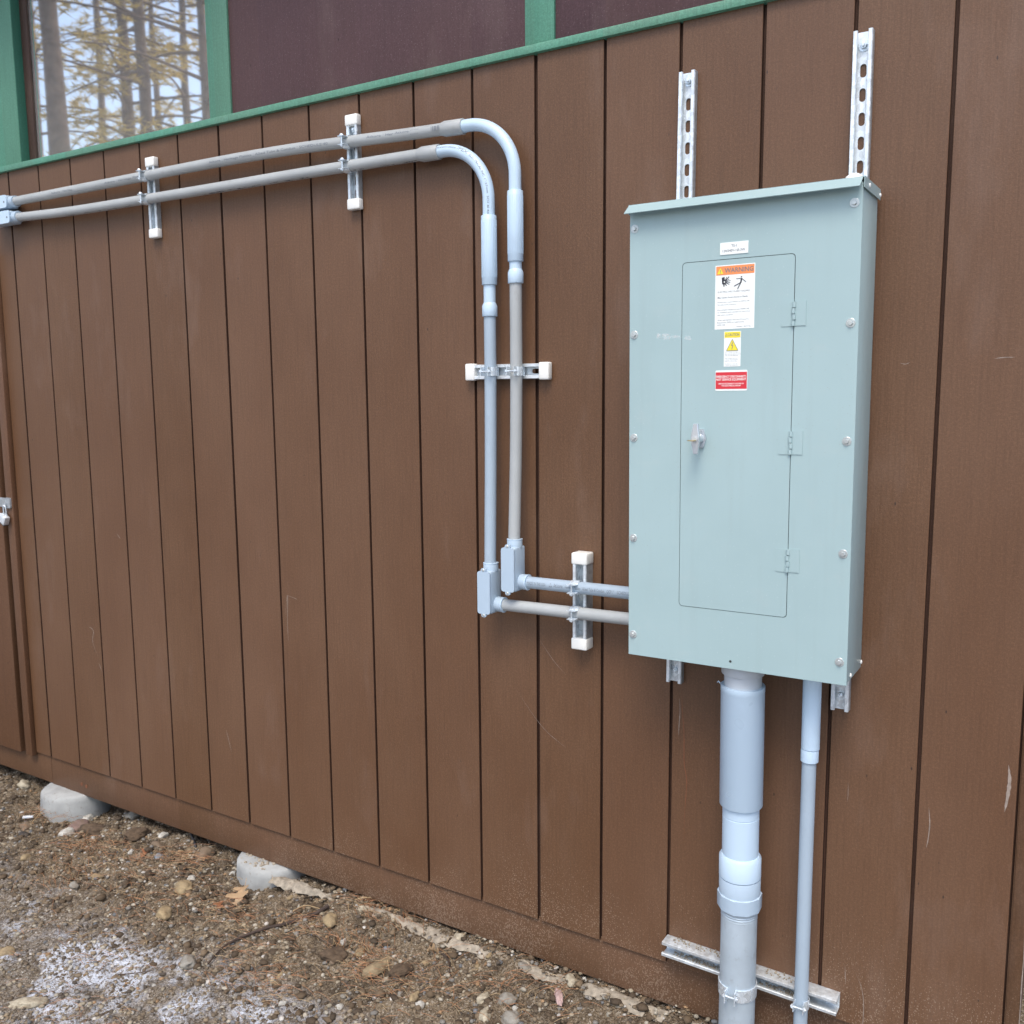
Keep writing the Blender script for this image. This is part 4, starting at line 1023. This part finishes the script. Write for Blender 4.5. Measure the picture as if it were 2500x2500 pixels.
for k in range(60):
    while True:
        x, y = rng.uniform(0, 2.9), rng.uniform(-1, .0)
        if in_region(x, y): break
    stone(x, y, rng.uniform(.012, .026), str(rng.choice(['tan', 'pale', 'gray', 'gray', 'brown', 'white'])), 'small rounded pebble lying loose in the dirt along the wall', 'small loose pebbles in the dirt', name='pebble')

# dark soil clods, wood chunk, flaking bark
def clod(x, y, sx, rot, m, name, label, cat, asp=.6, flat=.5, rough=.35, lift=.12):
    t = bmesh.new(); bmesh.ops.create_icosphere(t, subdivisions=4, radius=.5)
    for v in t.verts:
        p = v.co.copy(); k = 1 + rough * noise.noise(p * 2.5 + Vector((x * 9, y * 9, 0))) + rough * .5 * noise.noise(p * 8 + Vector((x, 3, 0))); v.co = Vector((p.x * k, p.y * k * asp, p.z * k * flat)) * sx
    bmesh.ops.transform(t, matrix=Matrix.Rotation(rot, 4, 'Z'), verts=t.verts[:]); bmesh.ops.translate(t, vec=(x, y, gfull(x, y) + sx * flat * lift), verts=t.verts[:])
    b = B(); b.merge(t); top(b, name, m, label, cat, (x, y, gfull(x, y)), sharp=80)
clod(1.845, -.25, .085, .4, 'clod', 'dirt_clod', 'dark crumbly dirt clod left of the wood chunk', 'dirt clod')
clod(.402, -.085, .13, .2, 'clod', 'dirt_clod', 'big dark dirt clod right of the far left pier', 'dirt clod', flat=.45)
clod(.64, -.06, .10, 1.2, 'clod', 'dirt_clod', 'dark dirt clod near the pine needles between the piers', 'dirt clod', flat=.4)
clod(1.655, -.249, .045, .5, 'clod', 'dirt_clod', 'small black clod below the dark stick', 'dirt clod')
clod(2.08, -.21, .075, 1.1, 'clod', 'dirt_clod', 'dark dirt clod right of the wood chunk', 'dirt clod')
clod(2.002, -.226, .115, 1.35, 'log', 'wood_chunk', 'weathered greenish brown chunk of wood lying in the dirt', 'wood chunk', asp=.38, flat=.32, rough=.22, lift=.3)
clod(2.557, -.095, .085, -.95, 'bone', 'bark_flake', 'pinkish white flake of bark lying by the foot of the wall', 'bark flake', asp=.28, flat=.18, rough=.3, lift=.5)
# bark post seen past the wall corner at the right edge
b = B(); pts = [(3.98, 1.0 , z) for z in np.linspace(-.3, 2.6, 14)]; b.sweep([(x + .02 * noise.noise(Vector((z, 0, 0))), y, z) for x, y, z in pts], .16, 20)
tk = top(b, 'tree_stump', 'tree_bark', 'rough barked stump just past the right corner of the building', 'tree stump', (3.98, 1.0, -.25))

# leaves
def leaf(x, y, size, rot, m, label, curl=.3, lift=.01, tilt=(0, 0)):
    half = [(0, 0), (.03, .08), (.22, .14), (.26, .24), (.10, .27), (.12, .36), (.34, .45), (.36, .56), (.13, .55), (.12, .64), (.26, .74), (.24, .83), (.09, .82), (.05, .95), (0, 1)]
    b = B(); L = []
    for s in (1, -1):
        V = [Vector((s * a * size, c * size, 0)) for a, c in half]; n = len(V)
        ctr = [Vector((0, c * size, 0)) for a, c in half]
        W = V + ctr
        W = [Vector((p.x, p.y, curl * (abs(p.x) ** 1.3) * 3 + .25 * curl * size * math.sin(p.y / size * 3))) for p in W]
        b.faces(W, [(i, i + 1, n + i + 1, n + i) for i in range(n - 1)])
    b.faces([Vector((-.006 * size, -.25 * size, .0)), Vector((.006 * size, -.25 * size, 0)), Vector((.01 * size, .02 * size, 0)), Vector((-.01 * size, .02 * size, 0))], [(0, 1, 2, 3)])
    bmesh.ops.remove_doubles(b.bm, verts=b.bm.verts[:], dist=1e-5)
    bmesh.ops.solidify(b.bm, geom=b.bm.faces[:], thickness=.0004)
    b.xform(Matrix.Translation((x, y, gfull(x, y) + lift)) @ Matrix.Rotation(rot, 4, 'Z') @ Matrix.Rotation(tilt[0], 4, 'X') @ Matrix.Rotation(tilt[1], 4, 'Y'))
    top(b, 'dry_leaf', m, label, 'leaf', (x, y, gfull(x, y)), sharp=80)
leaf(1.31, -.115, .115, 3.75, 'leaf', 'large dry tan oak leaf leaning against the near pier', .6, .035, (-.5, .25))
leaf(1.327, -.245, .050, 1.0, 'leafred', 'small rust brown leaf below the tan oak leaf', .5, .006)
leaf(.80, -.16, .050, .2, 'leafred', 'curled brown leaf under the slate blue stone', .8, .006)
leaf(2.14, -.095, .045, 2.4, 'leaf', 'narrow curled tan leaf on the dirt near the sandy strip', 1.2, .008, (.2, .8))
leaf(1.57, -.22, .035, 5.0, 'leaf', 'small pale curled leaf just left of the stick end', .9, .006)

# sticks, roots, cable
def gp(x, y, h=.004): return (x, y, gfull(x, y) + h)
b = B(); pth = catmull([gp(1.513, -.456, .004), gp(1.501, -.386, .006), gp(1.515, -.325, .008), gp(1.568, -.26, .009), gp(1.612, -.20, .009), gp(1.65, -.13, .011), gp(1.68, -.09, .013)], 6)
b.sweep([p + Vector((0, 0, .0015 * noise.noise(p * 60))) for p in pth], [.0022 + .0050 * i / len(pth) for i in range(len(pth))], 8)
top(b, 'stick', 'stick', 'long dark wet stick lying curved across the dirt', 'stick', (1.58, -.25, -.18))
def twig(name, pts, r, m, label, cat):
    b = B(); P_ = catmull([gp(*p) for p in pts], 6); b.sweep(P_, [r * (1 - .5 * i / len(P_)) for i in range(len(P_))], 6)
    top(b, name, m, label, cat, tuple(P_[0]))
twig('root', [(1.562, -.137), (1.598, -.114, .012), (1.659, -.101, .010)], .0022, 'strawneedle', 'pale curved root left of the knobbly tan stone', 'root')
twig('root', [(1.726, -.03, .012), (1.763, .0, .018), (1.794, .03, .02)], .0022, 'strawneedle', 'pale root sticking out under the skirt board', 'root')
twig('twig', [(1.67, -.19, .010), (1.735, -.206, .012), (1.817, -.218, .008)], .0018, 'bark', 'straight grey twig below the knobbly tan stone', 'twig')
twig('twig', [(2.14, -.091, .010), (2.176, -.100, .012), (2.215, -.145, .006), (2.25, -.17, .003)], .0028, 'stick', 'dark bent twig next to the narrow curled leaf', 'twig')
twig('twig', [(2.02, -.20, .01), (2.06, -.235, .014), (2.10, -.235, .008), (2.16, -.25, .006)], .0014, 'strawneedle', 'thin branching rootlet right of the wood chunk', 'twig')
twig('twig', [(1.30, -.62, .006), (1.36, -.60, .008), (1.40, -.57, .006)], .0018, 'stick', 'short dark twig on the frosty gravel', 'twig')
twig('twig', [(.00, -.05, .02), (.06, -.10, .02), (.13, -.21, .008)], .0025, 'strawneedle', 'straw coloured stem at the left edge in front of the pier', 'twig')
b = B(); b.sweep(catmull([(.56, .16, -.15), gp(.607, .075, .03), gp(.693, .074, .042), gp(.80, .055, .040), gp(.872, .022, .020), gp(.905, .005, .002), (.92, -.005, -.20)], 6), .0055, 10)
top(b, 'cable', 'black', 'black cable curving out from under the skirt board into the dirt', 'cable', (.75, .06, -.15))
b = B(); b.box(.02, .062, -.012, .0, -.004, .004, .0015); b.xform(Matrix.Translation((.01, -.17, gfull(.03, -.17) + .012)) @ Matrix.Rotation(.7, 4, 'Z')); top(b, 'litter_scrap', 'plastic_white', 'small white plastic scrap at the left edge by the pier', 'litter', (.03, -.17, -.19))

# pine needles (stuff)
def needles(name, n, clusters, m, label, lmin=.03, lmax=.075, wd=.0006, h=.012):
    b = B()
    for k in range(n):
        cx_, cy_, sp, an = clusters[k % len(clusters)]
        x = cx_ + random.gauss(0, sp); y = cy_ + random.gauss(0, sp * .7)
        if y > .03 or not in_region(x, y): continue
        a = (an if an is not None else random.uniform(0, PI)) + random.gauss(0, .5 if an is not None else 1); L = random.uniform(lmin, lmax); bend = random.uniform(-.35, .35)
        pts = []; px_, py_ = x, y; z0_ = random.uniform(.001, h); z1_ = random.uniform(.001, h)
        for i in range(5):
            zz = gz(px_, py_) + .006 + (z0_ + (z1_ - z0_) * i / 4) + .004 * math.sin(i); pts.append((px_, py_, zz)); px_ += math.cos(a) * L / 4; py_ += math.sin(a) * L / 4; a += bend / 4
        V = []; 
        for i, p in enumerate(pts): nx_, ny_ = -math.sin(a) * wd, math.cos(a) * wd; V += [(p[0] + nx_, p[1] + ny_, p[2]), (p[0] - nx_, p[1] - ny_, p[2]), (p[0], p[1], p[2] + wd)]
        b.faces(V, [f for i in range(4) for f in ((i * 3, i * 3 + 3, i * 3 + 5, i * 3 + 2), (i * 3 + 2, i * 3 + 5, i * 3 + 4, i * 3 + 1))])
    o = b.done(name, m, None, None, flat=True); tag(o, label, 'pine needles', kind='stuff')
cl_ = [(.45, -.22, .09, .6), (.55, -.18, .08, -.4), (.75, -.18, .09, .2), (.62, -.36, .09, -.3), (1.0, -.30, .12, .3), (.95, -.10, .06, .9), (1.35, -.26, .07, .5), (1.66, -.19, .05, .5), (1.60, -.40, .12, .3), (1.85, -.16, .05, -.5), (1.95, -.24, .05, .2), (1.75, -.42, .08, .4), (2.1, -.3, .08, .3), (.1, -.12, .08, None), (1.1, -.5, .18, None), (1.3, -.8, .2, None), (2.45, -.1, .08, .6), (2.2, -.18, .1, None), (1.75, -.04, .06, .4), (1.9, .0, .05, -.2)]
needles('pine_needles', 1000, cl_, 'needle', 'reddish brown pine needles littering the dirt')
needles('straw_needles', 520, cl_ + [(1.9, -.2, .3, None), (1.2, -.25, .4, None), (1.0, -.1, .1, None)], 'strawneedle', 'pale dry stems and rootlets littering the dirt', .015, .06)

# ------------------------------------------------------------------ pines across the yard (seen in the window glass)
def pine(x, y, r, h, label, seed, br0=3.0, dens=1.0):
    R = random.Random(seed); t = Thing('pine_tree', label, 'pine tree', (x, y, -.25), 'pine trees across the yard')
    b = B(); P_ = []; lean = (R.uniform(-.02, .02), R.uniform(-.02, .02))
    for k in range(16):
        z = h * k / 15; P_.append((x + lean[0] * z + .05 * noise.noise(Vector((seed, z * .4, 0))), y + lean[1] * z + .05 * noise.noise(Vector((seed + 5, z * .4, 0))), z - .3))
    b.sweep(P_, [r * (1.25 if k == 0 else 1) * (1 - .75 * k / 15) for k in range(16)], 14); b.done('trunk', 'tree_bark', t, sharp=80)
    lb, cb = B(), B(); V = []; F = []
    n = int(46 * dens)
    for k in range(n):
        z = br0 + (h - br0) * (k + R.random()) / n; a = R.uniform(0, 2 * PI); f = (z - br0) / (h - br0); L = (2.6 * (1 - f) ** .7 + .5) * R.uniform(.55, 1.1)
        i = min(14, int((z + .3) / h * 15)); bx_, by_ = P_[i][0], P_[i][1]
        q = [Vector((bx_, by_, z)) + Vector((math.cos(a), math.sin(a), 0)) * L * s + Vector((0, 0, L * (.22 * s - .30 * s * s + R.uniform(-.03, .03)))) for s in (0, .33, .66, 1)]
        q = catmull(q, 3); lb.sweep(q, [max(.006, .03 * (1 - i / len(q)) * (1 - .5 * f)) for i in range(len(q))], 5)
        if R.random() < .22: continue                       # bare dead branch
        for s in range(int(11 * dens) + 3):
            u = R.uniform(.35, 1); c = q[min(len(q) - 1, int(u * (len(q) - 1)))] + Vector((R.uniform(-.3, .3), R.uniform(-.3, .3), R.uniform(-.12, .16))) * (.5 + u * .6)
            for w_ in range(13):
                d = Vector((R.gauss(0, 1), R.gauss(0, 1), R.gauss(.2, .7))).normalized() * R.uniform(.10, .19); e = d.orthogonal().normalized() * .011
                j = len(V); V += [c - e, c + e, c + d]; F.append((j, j + 1, j + 2))
    lb.done('branches', 'tree_bark', t, sharp=80)
    me = mesh_of('crown', V, F); link('crown', me, 'foliage', t.org, t.o, flat=True)
MX, MY = 3.7478, 2.33
def along(px_dir, L): return (MX + px_dir[0] * L, MY + px_dir[1] * L)
pine(*along((-.8299, -.558), 13.5), .17, 13, 'thick grey pine trunk reflected at the left of the window', 1, 7.5, .7)
pine(*along((-.7976, -.6031), 17), .13, 14, 'slim pine reflected just right of the window centre', 2, 4.0)
pine(*along((-.7877, -.6161), 15.5), .13, 14, 'pine with forked look reflected right beside the slim one', 3, 3.5)
pine(*along((-.7667, -.642), 17.5), .10, 13, 'dark thin pine reflected near the right of the window', 4, 4.0)
pine(*along((-.753, -.658), 14.0), .09, 13, 'sunlit orange pine trunk reflected at the right edge of the window', 5, 4.5)
pine(*along((-.8108, -.5853), 22), .12, 15, 'distant pine reflected between the thick trunk and the slim one', 6, 3.0)
pine(*along((-.845, -.535), 19), .12, 15, 'distant pine reflected left of the thick trunk', 7, 3.0)
pine(*along((-.777, -.629), 25), .13, 16, 'most distant pine of the reflected group', 8, 3.0)
pine(1.5, -16, .16, 15, 'pine standing alone straight out from the electrical panel', 9, 4.0)
pine(9.5, -21, .17, 15, 'pine at the right end of the row across the yard', 10, 5.0, .7)
